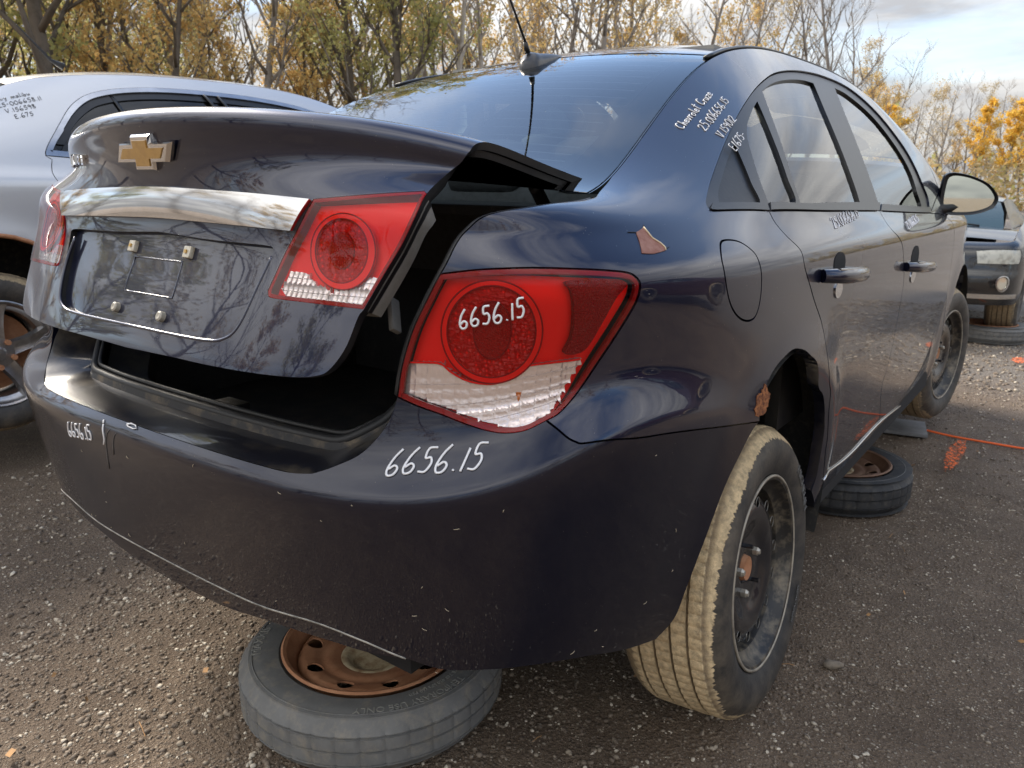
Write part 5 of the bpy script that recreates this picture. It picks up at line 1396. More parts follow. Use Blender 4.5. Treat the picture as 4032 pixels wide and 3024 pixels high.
bd = solid('flat_board', *box_geo((0, 0, .012), (.26, .26, .018), bev=.003), worn('grey_board', (.15, .15, .155), (.22, .22, .22), .7, 12), None)
bd.location = (2.69, -.70, .004); bd.rotation_euler = (0, 0, R(12))
tag(bd, 'grey square board lying flat on the dirt below the front door', 'board')
rp = catmull([(2.73, -.80, .012), (2.70, -.95, .010), (2.69, -1.1, .012), (2.70, -1.26, .010), (2.72, -1.6, .012), (2.70, -2.6, .010)], 8)
o = tube('orange_rope', rp, .0055, simple('orange_rope', (.85, .13, .02), .6), None, 8)
tag(o, 'bright orange cord stretched along the dirt from the grey board', 'cord')
def flat_patch(name, c, rx, ry, seed, mat, z=.006, rag=.45):
    rn = random.Random(seed)
    n = 40
    pts = [(c[0] + rx * math.cos(a) * (1 + rag * (rn.random() - .5)), c[1] + ry * math.sin(a) * (1 + rag * (rn.random() - .5)), z) for a in np.linspace(0, 2 * math.pi, n, endpoint=False)]
    return link(name, mesh(name, pts, [tuple(range(n))]), mat)
def spray():
    m, nt, b = newmat('orange_spray_paint')
    setp(b, col=(.80, .15, .03), rough=.8)
    al = gramp(nt, noise(nt, 60, 4, .75).outputs[0], .46, .58)
    nt.links.new(al, b.inputs['Alpha'])
    return m
sp = spray()
tag(flat_patch('paint_mark', (2.40, -1.00), .26, .035, 1, sp, .012), 'orange spray paint splash on the dirt beside the grey board', 'paint mark')
tag(flat_patch('paint_mark', (5.15, -1.08), .12, .05, 2, sp, .012), 'small orange paint mark on the pale gravel near the black car', 'paint mark')
def rock(name, loc, s, seed, mat):
    rn = random.Random(seed)
    bm = bmesh.new(); bmesh.ops.create_icosphere(bm, subdivisions=3, radius=1)
    for v in bm.verts:
        d = v.co.normalized()
        k = 1 + .12 * math.sin(3 * d.x + seed) + .10 * math.sin(4 * d.y + 2 * seed) + .05 * math.sin(9 * d.z + d.x * 7)
        v.co = Vector((d.x * s[0], d.y * s[1], d.z * s[2])) * k
    me = bpy.data.meshes.new(name); bm.to_mesh(me); bm.free()
    me.polygons.foreach_set('use_smooth', [True] * len(me.polygons))
    return link(name, me, mat, None, loc)
rk = rock('flat_stone', (.285, -.982, .004), (.017, .026, .010), 3, worn('stone', (.19, .155, .115), (.12, .10, .08), .8, 90))
rk.rotation_euler = (0, 0, R(35))
tag(rk, 'flat tan stone lying on the dark dirt to the right of the rear wheel', 'stone')
# ------------------------------------------------------------------ the silver saloon to the left
class Warp:
    """the body-side surface with its own proportions"""
    def __init__(s, fn, base=None): s.fn = fn; s.base = base or B
    def ev(s, u, v, raw=False):
        u = np.atleast_1d(np.asarray(u, float)); v = np.atleast_1d(np.asarray(v, float)); e = 1e-3
        g = lambda a, b: s.fn(s.base.ev(a, b)[0])
        P = g(u, v); Pu = (g(u + e, v) - P) / e; Pv = (g(u, v + e) - P) / e
        n = np.cross(Pu, Pv); n /= np.linalg.norm(n, axis=1, keepdims=True) + 1e-12
        return P, n, Pu, Pv
def silver_shape(P):
    Q = P.copy()
    t = np.clip((P[:, 2] - .95) / .30, 0, 1); t = t * t * (3 - 2 * t)
    cab_ = np.clip((P[:, 0] + .75) / .5, 0, 1)
    Q[:, 0] = P[:, 0] + (.12 + .22 * np.clip((P[:, 0] - .3) / .8, 0, 1)) * t * cab_
    return Q
W2 = Warp(silver_shape)
def wuv(S, x, z, u0, v0=10.0):
    uv = np.array([u0, v0], float)
    for _ in range(25):
        P, N, Pu, Pv = S.ev(uv[0], uv[1])
        J = np.array([[Pu[0][0], Pv[0][0]], [Pu[0][2], Pv[0][2]]])
        uv = uv + np.clip(np.linalg.solve(J + 1e-6 * np.eye(2), np.array([x - P[0][0], z - P[0][2]])), -.6, .6)
        uv[1] = np.clip(uv[1], 1, 20.9); uv[0] = np.clip(uv[0], 2, 21.9)
    return tuple(uv)
silver = empty('saloon_car', (-.385, 3.09, LIFT + .12))
tag(silver, 'silver saloon with bright window surround and black handwriting, parked beyond the navy car', 'car')
M['surround'] = worn('brushed_surround', (.42, .43, .46), (.52, .53, .56), .16, 10, 1.0, bumps=0)
SD = [wuv(W2, x, z, 9.5, 18) for x, z in ((.30, 1.035), (.31, 1.06), (.36, 1.12), (.46, 1.225), (.56, 1.30), (.66, 1.340), (.80, 1.370), (1.0, 1.392), (1.3, 1.402), (1.6, 1.395), (1.9, 1.355), (2.15, 1.26), (2.4, 1.14), (2.55, 1.04))]
SDB = [wuv(W2, x, z, 12, 16) for x, z in ((2.55, 1.01), (2.0, 1.01), (1.2, 1.015), (.6, 1.022), (.30, 1.035))]
SDLO = poly(SD, [SD[-1], SDB[0]], SDB)
arch2 = [wuv(W2, .375 * math.cos(R(a)), .345 + .375 * math.sin(R(a)), 9, 7) for a in range(195, -16, -10)]
sdoor = [wuv(W2, x, z, 9.5, 12) for x, z in ((.32, 1.02), (.30, .95), (.33, .88), (.40, .80), (.46, .65), (.48, .45), (.48, .28))]
SQ = poly([(3.2, 20.9), (3.2, 14), (3.2, 8), (3.3, 3)], [(3.3, 3), (5.5, 2.6), arch2[0]], arch2, [arch2[-1], (10.4, 1.5), sdoor[-1]], sdoor[::-1], [sdoor[0], SDB[-1]], SD, [SD[-1], (14.6, 16.5)], [(14.6, 16.5), (14.7, 18.5), (14.75, 20.9)], [(14.75, 20.9), (12, 20.9), (9, 20.9), (6, 20.9), (3.2, 20.9)])
for m in (False, True): panel('quarter_panel', W2, SQ, M['silver'], silver, (m,), res=.035, bres=.015, depth=.025)
dr = poly(sdoor, [sdoor[-1], (13, 1.6), (14.9, 1.6)], [(14.9, 1.6), (14.8, 8), (14.4, 14)], [(14.4, 14), SDB[0]], SDB, [SDB[-1], sdoor[0]])
for m in (False, True): panel('door', W2, dr, M['silver'], silver, (m,), res=.06, depth=.02, gap=.002)
for m in (False, True): panel('front_fender', W2, FENDER, M['silver'], silver, (m,), res=.07, depth=.02)
inn_ = shrink(W2, dense(W2, SDLO, .015), .030); inn2 = shrink(W2, dense(W2, SDLO, .015), .062)
for m in (False, True): panel('window_surround', W2, SDLO, M['surround'], silver, (m,), holes=[inn_], off=-.002, depth=.014, gap=.002, res=.03)
for m in (False, True): panel('window_seal', W2, shrink(W2, dense(W2, SDLO, .015), .029), M['trim'], silver, (m,), holes=[inn2], off=.006, depth=.01, gap=0, res=.03)
M['dark_glass'] = thin_glass('dark_side_glass', (.06, .07, .08))
M['far_glass'] = simple('far_glass', (.030, .050, .058), .12, spec=.25)
for m in (False, True): panel('window_glass', W2, inn2, M['dark_glass'], silver, (m,), off=.012, depth=0, gap=-.003, res=.05)
for x in (1.36, 1.44):
    q = [wuv(W2, x - .13 * (z - 1.02) / .35, z, 12, 17) for z in np.linspace(1.01, 1.38, 10)]
    P, N, _, _ = W2.ev(*np.array(q).T)
    for s in (1, -1): tube('window_pillar', (P - N * .004) * [1, s, 1], .022, M['trim'], silver, 6, flat=.35)
q = [wuv(W2, .78 - .07 * (z - 1.02) / .35, z, 10, 17) for z in np.linspace(1.01, 1.34, 8)]
P, N, _, _ = W2.ev(*np.array(q).T)
for s in (1, -1): tube('window_divider', (P - N * .008) * [1, s, 1], .013, M['trim'], silver, 6, flat=.4)
TOP2 = Warp(silver_shape, TOP)
panel('roof_panel', TOP2, rect(9.6, 13.5, .0, 1.0, 20), M['silver'], silver, res=.06, depth=.02)
panel('bonnet', TOP2, rect(15.6, 20.6, .0, 1.0), M['silver'], silver, res=.09, depth=.02)
panel('windscreen', TOP2, rect(13.55, 15.5, .0, 1.0), M['rear_glass'], silver, res=.09, depth=0)
panel('rear_window', TOP2, rect(7.0, 9.55, .0, 1.0), M['rear_glass'], silver, res=.09, depth=0)
panel('boot_lid', TOP2, rect(3.25, 6.95, .0, 1.0), M['silver'], silver, res=.06, depth=.02)
panel('rear_bumper', W2, rect(1.0, 3.25, 2.0, 20.9), M['silver'], silver, (False, True), res=.06, depth=.02)
for cx in (0, 2.685):
    for s in (1, -1): solid('wheel_arch_liner', *housing(cx, s), lin, silver, 40)
solid('underbody', *box_geo((1.2, 0, .26), (3.6, 1.1, .10)), M['dark'], silver)
sfin = tube('aerial', [(.80, 0, 1.51), (.74, 0, 1.535), (.60, 0, 1.68)], [.02, .008, .003], M['plastic'], silver, 8)
P, N, _, _ = W2.ev(*np.array(arch2).T)
for s in (1, -1): tube('rust_edge', (P + N * .002) * [1, s, 1], .009, M['rust'], silver, 6)
# five-spoke alloy wheel
alloy = worn('alloy', (.46, .46, .47), (.30, .29, .28), .3, 12, .9)
def alloy_wheel(parent, loc, rot):
    w = empty('alloy_wheel', loc, parent=parent); w.rotation_euler = rot
    link('tyre', WHEEL_CACHE[M['tyre_mid'].name], None, w)
    V, F = rim_geo(); solid('rim', V, F, alloy, w, 40)
    for k in range(5):
        a = 2 * math.pi * k / 5 + .25
        ca, sa = math.cos(a), math.sin(a)
        rows = []
        for rr, hw, h in ((.03, .040, .02), (.075, .034, .012), (.12, .032, .010), (.17, .040, .012), (.212, .058, .006)):
            rows.append([(rr * ca - t * sa, h + dh, rr * sa + t * ca) for t, dh in ((-hw, .022), (-hw * .75, .0), (-hw * .2, .006), (hw * .2, .006), (hw * .75, .0), (hw, .022))])
        solid('spoke', *loft_geo(rows), alloy, w, 40)
    V, F = lathe_geo([(-.002, .0001), (.0, .022), (.008, .030), (.012, .062), (.03, .066)], 28); solid('hub', V, F, alloy, w, 30)
    for k in range(5):
        a = 2 * math.pi * k / 5 + .25 + math.pi / 5
        V, F = tube_geo([(.057 * math.cos(a), .02, .057 * math.sin(a)), (.057 * math.cos(a), -.004, .057 * math.sin(a))], .012, 8); solid('lug_nut', V, F, M['rust'], w, 40)
    V, F = lathe_geo([(.09, .03), (.09, .165), (.11, .165)], 40); solid('brake_disc', V, F, M['rust'], w, 30)
for cx, z in ((.0, .23), (2.685, .25)):
    alloy_wheel(silver, (cx, -.868, z), (0, 0, 0)); alloy_wheel(silver, (cx, .868, z), (0, 0, math.pi))
# black handwriting on the rear pillar
u0 = wuv(W2, .185, 1.245, 9, 18); u1 = wuv(W2, .36, 1.295, 9.5, 18)
write('marker_writing', W2, u0, u1, ['Chevy malibu', '25-006658.11', 'V.156598', 'E.675'], M['black_pen'], silver, .0011, indent=[0, .5, .9, 1.3], lead=1.7, ysc=.72)

# ------------------------------------------------------------------ dark cars further off
def plain_car(root, paint, sides=(False, True)):
    for m in sides:
        panel('body_side', B, poly([(3.2, 20.9), (3.2, 10), (3.3, 3)], [(3.3, 3), (5.5, 2.6), (7.2, 2.2)], [(7.2, 2.2)] + CB['arch_q'][:-1], [CB['arch_q'][-2], (10.4, 1.4), (13, 1.2), (14.95, 1.2)], [(14.95, 1.2), ARCH_F[0]], ARCH_F, [ARCH_F[-1], (18.1, 2.4), (18.6, 2.4)], [(18.6, 2.4), (18.6, 12), (18.7, 20.9)], [(18.7, 20.9), (14, 20.9), (10, 20.9), (3.2, 20.9)]), paint, root, (m,), holes=[DLO], res=.07, bres=.03)
        panel('window_frame', B, DLO, M['trim'], root, (m,), holes=[QG, RG, FG], off=.006, res=.06, bres=.03)
        for g in (QG, RG, FG): panel('window_glass', B, g, M['rear_glass'], root, (m,), off=.012, depth=0, res=.08, bres=.04)
    panel('roof_panel', TOP, rect(9.95, 13.4, .0, 1.0, 20), paint, root, res=.08, depth=.02)
    panel('windscreen', TOP, rect(13.4, 15.5, .0, 1.0), M['rear_glass'], root, res=.08, depth=0)
    panel('rear_window', TOP, rect(7.0, 9.95, .0, 1.0), M['rear_glass'], root, res=.08, depth=0)
    panel('boot_lid', TOP, rect(3.25, 6.95, .0, 1.0), paint, root, res=.08, depth=.02)
    panel('rear_bumper', B, rect(1.0, 3.25, 2.0, 20.9), paint, root, (False, True), res=.07, depth=.02)
    panel('bonnet', TOP, rect(15.6, 20.2, .0, 1.0), paint, root, res=.05, depth=.02)
    for cx in (0, 2.685):
        for s in (1, -1): solid('wheel_arch_liner', *housing(cx, s), lin, root, 40)
    solid('underbody', *box_geo((1.2, 0, .26), (3.8, 1.1, .10)), M['dark'], root)
    for cx in (0, 2.685):
        for s in (1, -1):
            w = empty('wheel', (cx, s * .868, .30), parent=root)
            w.rotation_euler = (0, 0, 0 if s < 0 else math.pi)
            link('tyre', WHEEL_CACHE[M['tyre_mid'].name], None, w); link('rim', WHEEL_CACHE['rim'], None, w); link('wheel_disc', WHEEL_CACHE['disc'], None, w)
    for y in (-.37, .37): cushion('seat_back', (1.02, y, .85), (.15, .48, .60), (0, -.22, 0), parent=root)
    return root
black = empty('compact_car', (0, 0, 0))
tag(black, 'black compact car facing the camera with hazy headlamp and round fog lamp', 'car')
base = [(5.395, .30), (5.395, 0), (5.415, -.30), (5.455, -.60), (5.52, -.82), (5.64, -.955), (5.88, -.99), (6.2, -1.0), (6.7, -1.0), (7.4, -1.0), (8.2, -.99), (9.0, -.97), (9.6, -.9)]
lv = [(.26, .09, .10), (.32, .05, .05), (.37, .015, .02), (.43, 0, 0), (.52, 0, 0), (.585, .004, 0), (.615, .03, .0), (.66, .04, .0), (.73, .052, .006), (.785, .07, .02), (.815, .11, .05), (.84, .19, .12), (.855, .30, .22)]
rearw = [1, 1, 1, 1, .9, .5, .1, 0, 0, 0, 0, 0, 0]
BN = np.array([[(x + a * rw, y + (b if y < 0 else 0) * (1 - rw) , z + (0 if z < .7 else (z - .7) * 1.1 * np.clip((x - 5.6) / 1.0, 0, 1))) for (z, a, b) in lv] for (x, y), rw in zip(base, rearw)])
BF = Surf(BN)
cen = (0, 0)
def bpanel(name, pl_, mat, **k):
    for m in (False, True):
        o = panel(name, BF, pl_, mat, black, (m,), **k)
ahole = []
uvb = np.array([6.6, 4.0])
for a_ in range(0, 360, 12):
    uvb = np.array([7.0, 4.0])
    tx, tz = 6.18 + .335 * math.cos(R(a_)), .42 + .335 * math.sin(R(a_))
    for _ in range(25):
        P, N, Pu, Pv = BF.ev(uvb[0], uvb[1]); J = np.array([[Pu[0][0], Pv[0][0]], [Pu[0][2], Pv[0][2]]])
        uvb = uvb + np.clip(np.linalg.lstsq(J, np.array([tx - P[0][0], tz - P[0][2]]), rcond=None)[0], -.5, .5); uvb = np.clip(uvb, [4.5, 1.2], [11, 11])
    ahole.append(tuple(uvb))
ahole = np.array(ahole)
hlb = poly([(3.35, 7.2), (3.25, 8.9)], [(3.25, 8.9), (4.0, 9.25), (5.15, 9.0)], [(5.15, 9.0), (5.22, 8.2), (5.1, 7.2)], [(5.1, 7.2), (3.35, 7.2)])
fgo = ell((4.35, 4.25), .30, .95, 24); fgi = ell((4.35, 4.25), .23, .74, 24)
uvs_edge = [p for p in ahole if p[1] > 1.25]
arch_l = sorted([tuple(p) for p in ahole if p[1] > 1.4], key=lambda p: p[0])
front_o = poly([(1.0, 1.6), (4.5, 1.6), (arch_l[0][0], 1.6)], arch_l, [(arch_l[-1][0], 1.6), (11, 1.6)], [(11, 1.6), (11, 11)], [(11, 11), (6, 11), (1.0, 11)])
bpanel('front_body', front_o, M['black_paint'], holes=[hlb, fgo], res=.05, bres=.02, depth=.03, gap=0, sym=1.0)
bpanel('headlamp', hlb, worn('hazy_lens', (.50, .49, .42), (.27, .26, .22), .2, 22, coat=.8), off=.002, depth=.03, res=.03, gap=.003)
bpanel('fog_lamp_ring', fgo, M['bright'], holes=[fgi], off=-.006, depth=.02, res=.02)
bpanel('fog_lamp', fgi, worn('fog_lens', (.66, .60, .48), (.70, .42, .22), .2, 9, coat=1), off=.004, depth=.006, res=.02)
bpanel('bumper_strip', rect(1.0, 5.2, 2.55, 3.1), M['bright'], off=-.010, depth=.015, res=.05)
def bc(u, t):
    A = BF.ev(u, 0 * u + 11)[0]; wv = 1 - (1 - 2 * t) ** 2
    return np.stack([A[:, 0], A[:, 1] * (1 - 2 * t), A[:, 2] + .03 * wv], -1)
def btop(x, yh, z): return [(x, yh * (1 - 2 * t), z + .03 * (1 - (1 - 2 * t) ** 2)) for t in np.linspace(0, 1, 15)]
e1_ = BF.ev(np.linspace(1.0, 6.6, 30), np.full(30, 11.0))[0]
hood_rows = []
for xx in np.linspace(5.75, 6.55, 9):
    yh = np.interp(xx, e1_[:, 0], -e1_[:, 1]); zz = np.interp(xx, e1_[:, 0], e1_[:, 2])
    hood_rows.append(btop(xx, yh - .004, zz + .004))
solid('bonnet', *loft_geo(hood_rows), M['black_paint'], black, 60)
zb_ = float(np.interp(6.55, e1_[:, 0], e1_[:, 2]))
solid('windscreen', *loft_geo([btop(6.53, .74, zb_ - .01), btop(6.9, .69, zb_ + .14), btop(7.25, .62, zb_ + .235)]), M['far_glass'], black, 60)
solid('roof_panel', *loft_geo([btop(7.24, .64, zb_ + .235), btop(7.6, .64, zb_ + .27), btop(8.3, .63, zb_ + .25), btop(8.9, .66, zb_ + .12), btop(9.5, .75, zb_ + .0)]), M['black_paint'], black, 60)
for s in (1, -1):
    solid('side_window', *loft_geo([[(6.6, s * .80, zb_), (7.3, s * .645, zb_ + .235)], [(7.5, s * .80, zb_), (7.6, s * .645, zb_ + .265)], [(8.6, s * .80, zb_), (8.4, s * .64, zb_ + .24)], [(9.3, s * .80, zb_), (8.9, s * .67, zb_ + .12)]]), M['far_glass'], black)
    w = empty('wheel', (6.18, s * -.96, .42), parent=black); w.rotation_euler = (0, 0, 0 if s > 0 else math.pi)
    link('tyre', WHEEL_CACHE[M['tyre_mid'].name], None, w); link('rim', WHEEL_CACHE['rim'], None, w); link('wheel_disc', WHEEL_CACHE['disc'], None, w)
    cushion('seat_back', (7.9, s * .36, .95), (.16, .46, .5), (0, .2, 0), parent=black)
solid('cabin_dark_fill', *box_geo((7.75, 0, .98), (1.5, 1.2, .30), bev=.05), M['dark'], black)  # solid dark block added inside so no sky shows through
tube('wiper', [(6.50, -.55, zb_ + .03), (6.62, -.1, zb_ + .07)], .008, M['plastic'], black, 6)
solid('underbody', *box_geo((7.2, 0, .42), (2.9, 1.3, .12)), M['dark'], black)
spare('spare_wheel', (6.1, -.78, .002), 1.0, .30, M['tyre_grey'], M['rust'], 9, 'grey spare wheel lying flat under the black compact car', None)
mar = empty('compact_car', (1.6, -5.6, .14), R(3), scale=(1.02, 1, 1))
tag(mar, 'dark maroon saloon parked opposite, seen only mirrored in the doors', 'car')
plain_car(mar, car_paint('maroon_paint', (.028, .006, .008), dust_amt=.1), sides=(True,))
# ------------------------------------------------------------------ trees
def leaf_mat(name, cols):
    m, nt, b = newmat(name)
    out = [n for n in nt.nodes if n.type == 'OUTPUT_MATERIAL'][0]
    g = node(nt, 'ShaderNodeNewGeometry')
    n = noise(nt, 1.1, 3, .6, g.outputs['Position'])
    n2 = node(nt, 'ShaderNodeTexWhiteNoise', {'Vector': node(nt, 'ShaderNodeVectorMath', {0: g.outputs['Position'], 1: (.07, .07, .07)}, operation='SNAP').outputs[0]})
    f = math_(nt, 'ADD', math_(nt, 'MULTIPLY', n.outputs[0], .7), math_(nt, 'MULTIPLY', n2.outputs[0], .3))
    c = ramp(nt, f, [(.30, cols[0]), (.48, cols[1]), (.66, cols[2])])
    d = node(nt, 'ShaderNodeBsdfDiffuse', {'Color': c}); t = node(nt, 'ShaderNodeBsdfTranslucent', {'Color': c})
    mx_ = node(nt, 'ShaderNodeMixShader', {0: .55, 1: d.outputs[0], 2: t.outputs[0]})
    nt.links.new(mx_.outputs[0], out.inputs[0]); nt.nodes.remove(b)
    return m
LEAF = [leaf_mat('leaves_orange', ((.58, .33, .12), (.62, .44, .18), (.50, .43, .21))),
        leaf_mat('leaves_yellow', ((.74, .46, .07), (.80, .52, .09), (.62, .46, .14))),
        leaf_mat('leaves_olive', ((.32, .35, .15), (.44, .43, .18), (.55, .45, .18))),
        leaf_mat('leaves_brown', ((.46, .35, .20), (.52, .42, .25), (.44, .39, .25)))]
BARK = [worn('grey_bark', (.28, .25, .22), (.16, .14, .125), .95, 3, bumps=.4), worn('pale_bark', (.46, .42, .37), (.26, .23, .20), .95, 3, bumps=.4), worn('dark_bark', (.15, .125, .10), (.09, .075, .06), .95, 3, bumps=.4)]
def grow(seed, h, r0, spread=.5, limbs=14, start=.25, up=.75, twig=3, lean=.03, fork=0):
    """branch skeleton: list of (points, radii); the last ones are the twigs"""
    rn = random.Random(seed)
    segs = []; tips = []
    p = np.array([0.0, 0, 0]); d = np.array([rn.uniform(-lean, lean), rn.uniform(-lean, lean), 1.0])
    P = [p.copy()]; n = 9
    for i in range(n):
        d = d + np.array([rn.uniform(-.06, .06), rn.uniform(-.06, .06), 0]); d /= np.linalg.norm(d)
        p = p + d * h / n; P.append(p.copy())
    P = np.array(P); rr = r0 * (1 - np.linspace(0, 1, n + 1) ** 1.1 * .90)
    segs.append((P, rr, 0))
    def branch(o, d, L, r, lev):
        k = 5 if lev == 1 else 4
        Q = [o]; q = o.copy(); dd = d.copy()
        for i in range(k):
            dd = dd + np.array([rn.uniform(-.22, .22), rn.uniform(-.22, .22), rn.uniform(-.02, .20)]); dd /= np.linalg.norm(dd)
            q = q + dd * L / k; Q.append(q.copy())
        Q = np.array(Q); R_ = np.maximum(r * (1 - .82 * np.linspace(0, 1, k + 1)), .006)
        segs.append((Q, R_, lev))
        if lev < twig:
            m = 4 if lev == 1 else 3
            for j in range(m):
                t = rn.uniform(.3, 1.0) * k; i = min(int(t), k - 1)
                oo = Q[i] + (Q[i + 1] - Q[i]) * (t - i)
                a = rn.uniform(0, 6.28); side = np.array([math.cos(a), math.sin(a), rn.uniform(-.1, .8)])
                nd = dd * .8 + side * .75; nd /= np.linalg.norm(nd)
                branch(oo, nd, L * rn.uniform(.40, .62), r * .45, lev + 1)
        else: tips.append(Q)
    for i in range(limbs):
        t = (start + (1 - start) * (i + rn.random()) / limbs) * n; k = min(int(t), n - 1)
        o = P[k] + (P[k + 1] - P[k]) * (t - k)
        a = i * 2.4 + rn.uniform(-.5, .5)
        d = np.array([math.cos(a), math.sin(a), up + rn.uniform(-.2, .4)]); d /= np.linalg.norm(d)
        L = h * spread * (1.15 - .75 * (t / n)) * rn.uniform(.55, 1.0)
        branch(o, d, L, rr[k] * .55, 1)
    return segs, tips
def make_tree(kind, seed, h, r0, leaves, size, leaf, bark, spread, limbs, start, up, low=0.0):
    segs, tips = grow(seed, h, r0, spread, limbs, start, up)
    Vt, Ft = merge([tube_geo(P, r, {0: 8, 1: 5, 2: 4, 3: 3}[l]) for P, r, l in segs])
    tr = mesh('trunk', Vt, Ft, smooth=True); tr.materials.append(BARK[bark])
    cr = None
    if leaves:
        rs = np.random.RandomState(seed)
        T = np.vstack([t[1:] for t in tips])
        if low: T = T[T[:, 2] > h * low]
        keep = rs.rand(len(T)) < .8; T = T[keep]
        c = T[rs.randint(0, len(T), leaves)] + rs.normal(0, .16 * h / 10, (leaves, 3)) * [1, 1, .8]
        a = rs.normal(0, 1, (leaves, 3)); a /= np.linalg.norm(a, axis=1, keepdims=True)
        b = np.cross(a, rs.normal(0, 1, (leaves, 3))); b /= np.linalg.norm(b, axis=1, keepdims=True)
        s = size * rs.uniform(.6, 1.3, (leaves, 1))
        V = np.stack([c - a * s, c + b * s * .55, c + a * s, c - b * s * .55], 1).reshape(-1, 3)
        cr = mesh('crown', V, [(4 * i, 4 * i + 1, 4 * i + 2, 4 * i + 3) for i in range(leaves)])
        cr.materials.append(LEAF[leaf])
    return tr, cr
KIND = {
    'willow': [make_tree('w', 11 + i, 10.5, .20, 6800, .075, 2, 2, .42, 18, .16, .8) for i in range(2)],
    'orange': [make_tree('o', 31 + i, 8.0, .13, 4600, .066, 0, 2, .40, 16, .12, .7) for i in range(2)],
    'brown': [make_tree('b', 51 + i, 11.5, .13, 2600, .066, 3, 0, .30, 16, .25, .9) for i in range(2)],
    'sparse': [make_tree('s', 71 + i, 12.0, .12, 900, .075, 0, 1, .26, 15, .35, 1.0) for i in range(2)],
    'bare': [make_tree('n', 91 + i, 11.0, .13, 0, .1, 0, 0, .36, 18, .22, .9) for i in range(3)],
    'yellow': [make_tree('y', 111 + i, 8.0, .14, 3000, .11, 1, 0, .30, 14, .25, 1.1) for i in range(2)],
    'rust': [make_tree('r', 131 + i, 11.0, .13, 2500, .072, 0, 1, .27, 16, .30, 1.0, .25) for i in range(2)],
}
WORDS = {'willow': 'olive green leafy tree', 'orange': 'low orange leafed tree', 'brown': 'slender tree with thin brown leaves', 'sparse': 'pale trunked tree with few orange leaves', 'bare': 'bare grey branching tree', 'yellow': 'golden yellow leafed tree', 'rust': 'tall pale trunk with rust orange crown'}
CAMX, CAMY = -1.6644, -1.3468
rt = random.Random(20)
spots = []
def put(px, dist, kind, sc): spots.append((px, dist, kind, sc))
# (photo column 0..2212, distance, kind, scale)
for px, dist, kind, sc in (
    (-60, 21, 'willow', 1.1), (60, 22, 'willow', 1.05), (160, 19, 'willow', 1.15), (235, 24, 'brown', 1.0), (285, 22, 'orange', 1.15), (330, 27, 'willow', .9), (380, 21, 'orange', 1.05), (430, 26, 'brown', 1.0), (470, 30, 'sparse', 1.1),
    (505, 24, 'orange', .8), (545, 27, 'bare', 1.0), (590, 23, 'bare', 1.05), (615, 30, 'sparse', 1.0), (660, 24, 'orange', .78), (690, 29, 'bare', 1.15), (725, 26, 'orange', .85), (770, 24, 'willow', .92), (820, 27, 'brown', 1.0), (860, 23, 'willow', .9), (905, 26, 'rust', 1.0),
    (945, 30, 'rust', 1.1), (985, 26, 'sparse', 1.05), (1020, 29, 'bare', 1.1), (1055, 27, 'rust', 1.0), (1095, 31, 'rust', 1.05), (1135, 28, 'sparse', 1.0), (1170, 32, 'sparse', 1.1), (1195, 29, 'bare', 1.0), (1235, 32, 'sparse', 1.1), (1275, 28, 'brown', 1.2), (1310, 31, 'rust', 1.15), (1345, 34, 'bare', 1.1),
    (1400, 36, 'sparse', 1.0), (1435, 40, 'orange', 1.0), (1465, 37, 'bare', 1.15), (1505, 40, 'rust', 1.0), (1545, 38, 'bare', 1.05), (1580, 42, 'brown', 1.05), (1625, 41, 'rust', .95), (1665, 43, 'bare', 1.0), (1715, 38, 'bare', 1.05), (1765, 37, 'bare', 1.15), (1815, 42, 'bare', .95), (1850, 50, 'orange', .95), (1890, 52, 'yellow', .80),
    (1930, 55, 'bare', .72), (1975, 58, 'bare', .80), (2020, 62, 'orange', .75), (2060, 64, 'yellow', .98), (2095, 70, 'brown', .6), (2125, 66, 'yellow', 1.05), (2160, 70, 'yellow', .98), (2195, 72, 'orange', .8), (2230, 66, 'brown', .7), (2290, 70, 'willow', .8), (2380, 72, 'brown', .8)):
    put(px, dist, kind, sc)
for px, dist, kind, sc in ((10, 33, 'brown', 1.0), (110, 31, 'orange', 1.2), (205, 34, 'willow', 1.0), (310, 36, 'bare', 1.0), (410, 33, 'willow', .95), (520, 36, 'brown', 1.0), (640, 37, 'orange', 1.1), (745, 35, 'brown', 1.05), (840, 36, 'sparse', 1.1), (930, 35, 'willow', .9), (1040, 38, 'orange', 1.0), (1150, 39, 'brown', 1.0), (1260, 38, 'orange', .9), (1370, 41, 'brown', 1.0), (1840, 58, 'brown', .95), (1870, 62, 'bare', 1.0), (1910, 66, 'rust', .85), (1955, 68, 'brown', .85), (2000, 70, 'sparse', .85), (2040, 72, 'bare', .95), (2080, 74, 'brown', .9), (2110, 76, 'bare', 1.0), (2145, 78, 'rust', .9), (2180, 76, 'brown', .95), (2215, 80, 'bare', 1.0), (2480, 74, 'rust', .9), (2600, 78, 'bare', 1.0), (2760, 76, 'brown', 1.0), (2950, 74, 'orange', .95), (3200, 70, 'brown', 1.0), (3500, 66, 'bare', 1.0)):
    put(px, dist, kind, sc)
spots.sort()
ORD = ['first', 'second', 'third', 'fourth', 'fifth', 'sixth', 'seventh', 'eighth', 'ninth', 'tenth', 'eleventh', 'twelfth', 'thirteenth', 'fourteenth', 'fifteenth', 'sixteenth', 'seventeenth', 'eighteenth', 'nineteenth', 'twentieth', 'twenty-first', 'twenty-second']
cnt = {}
def plant(name, tr, cr, x, y, sc, rz, label, group):
    t = empty(name, (x, y, -.05), rz, scale=(sc, sc, sc))
    tag(t, label, 'tree', group)
    link('trunk', tr, None, t)
    if cr: link('crown', cr, None, t)
    return t
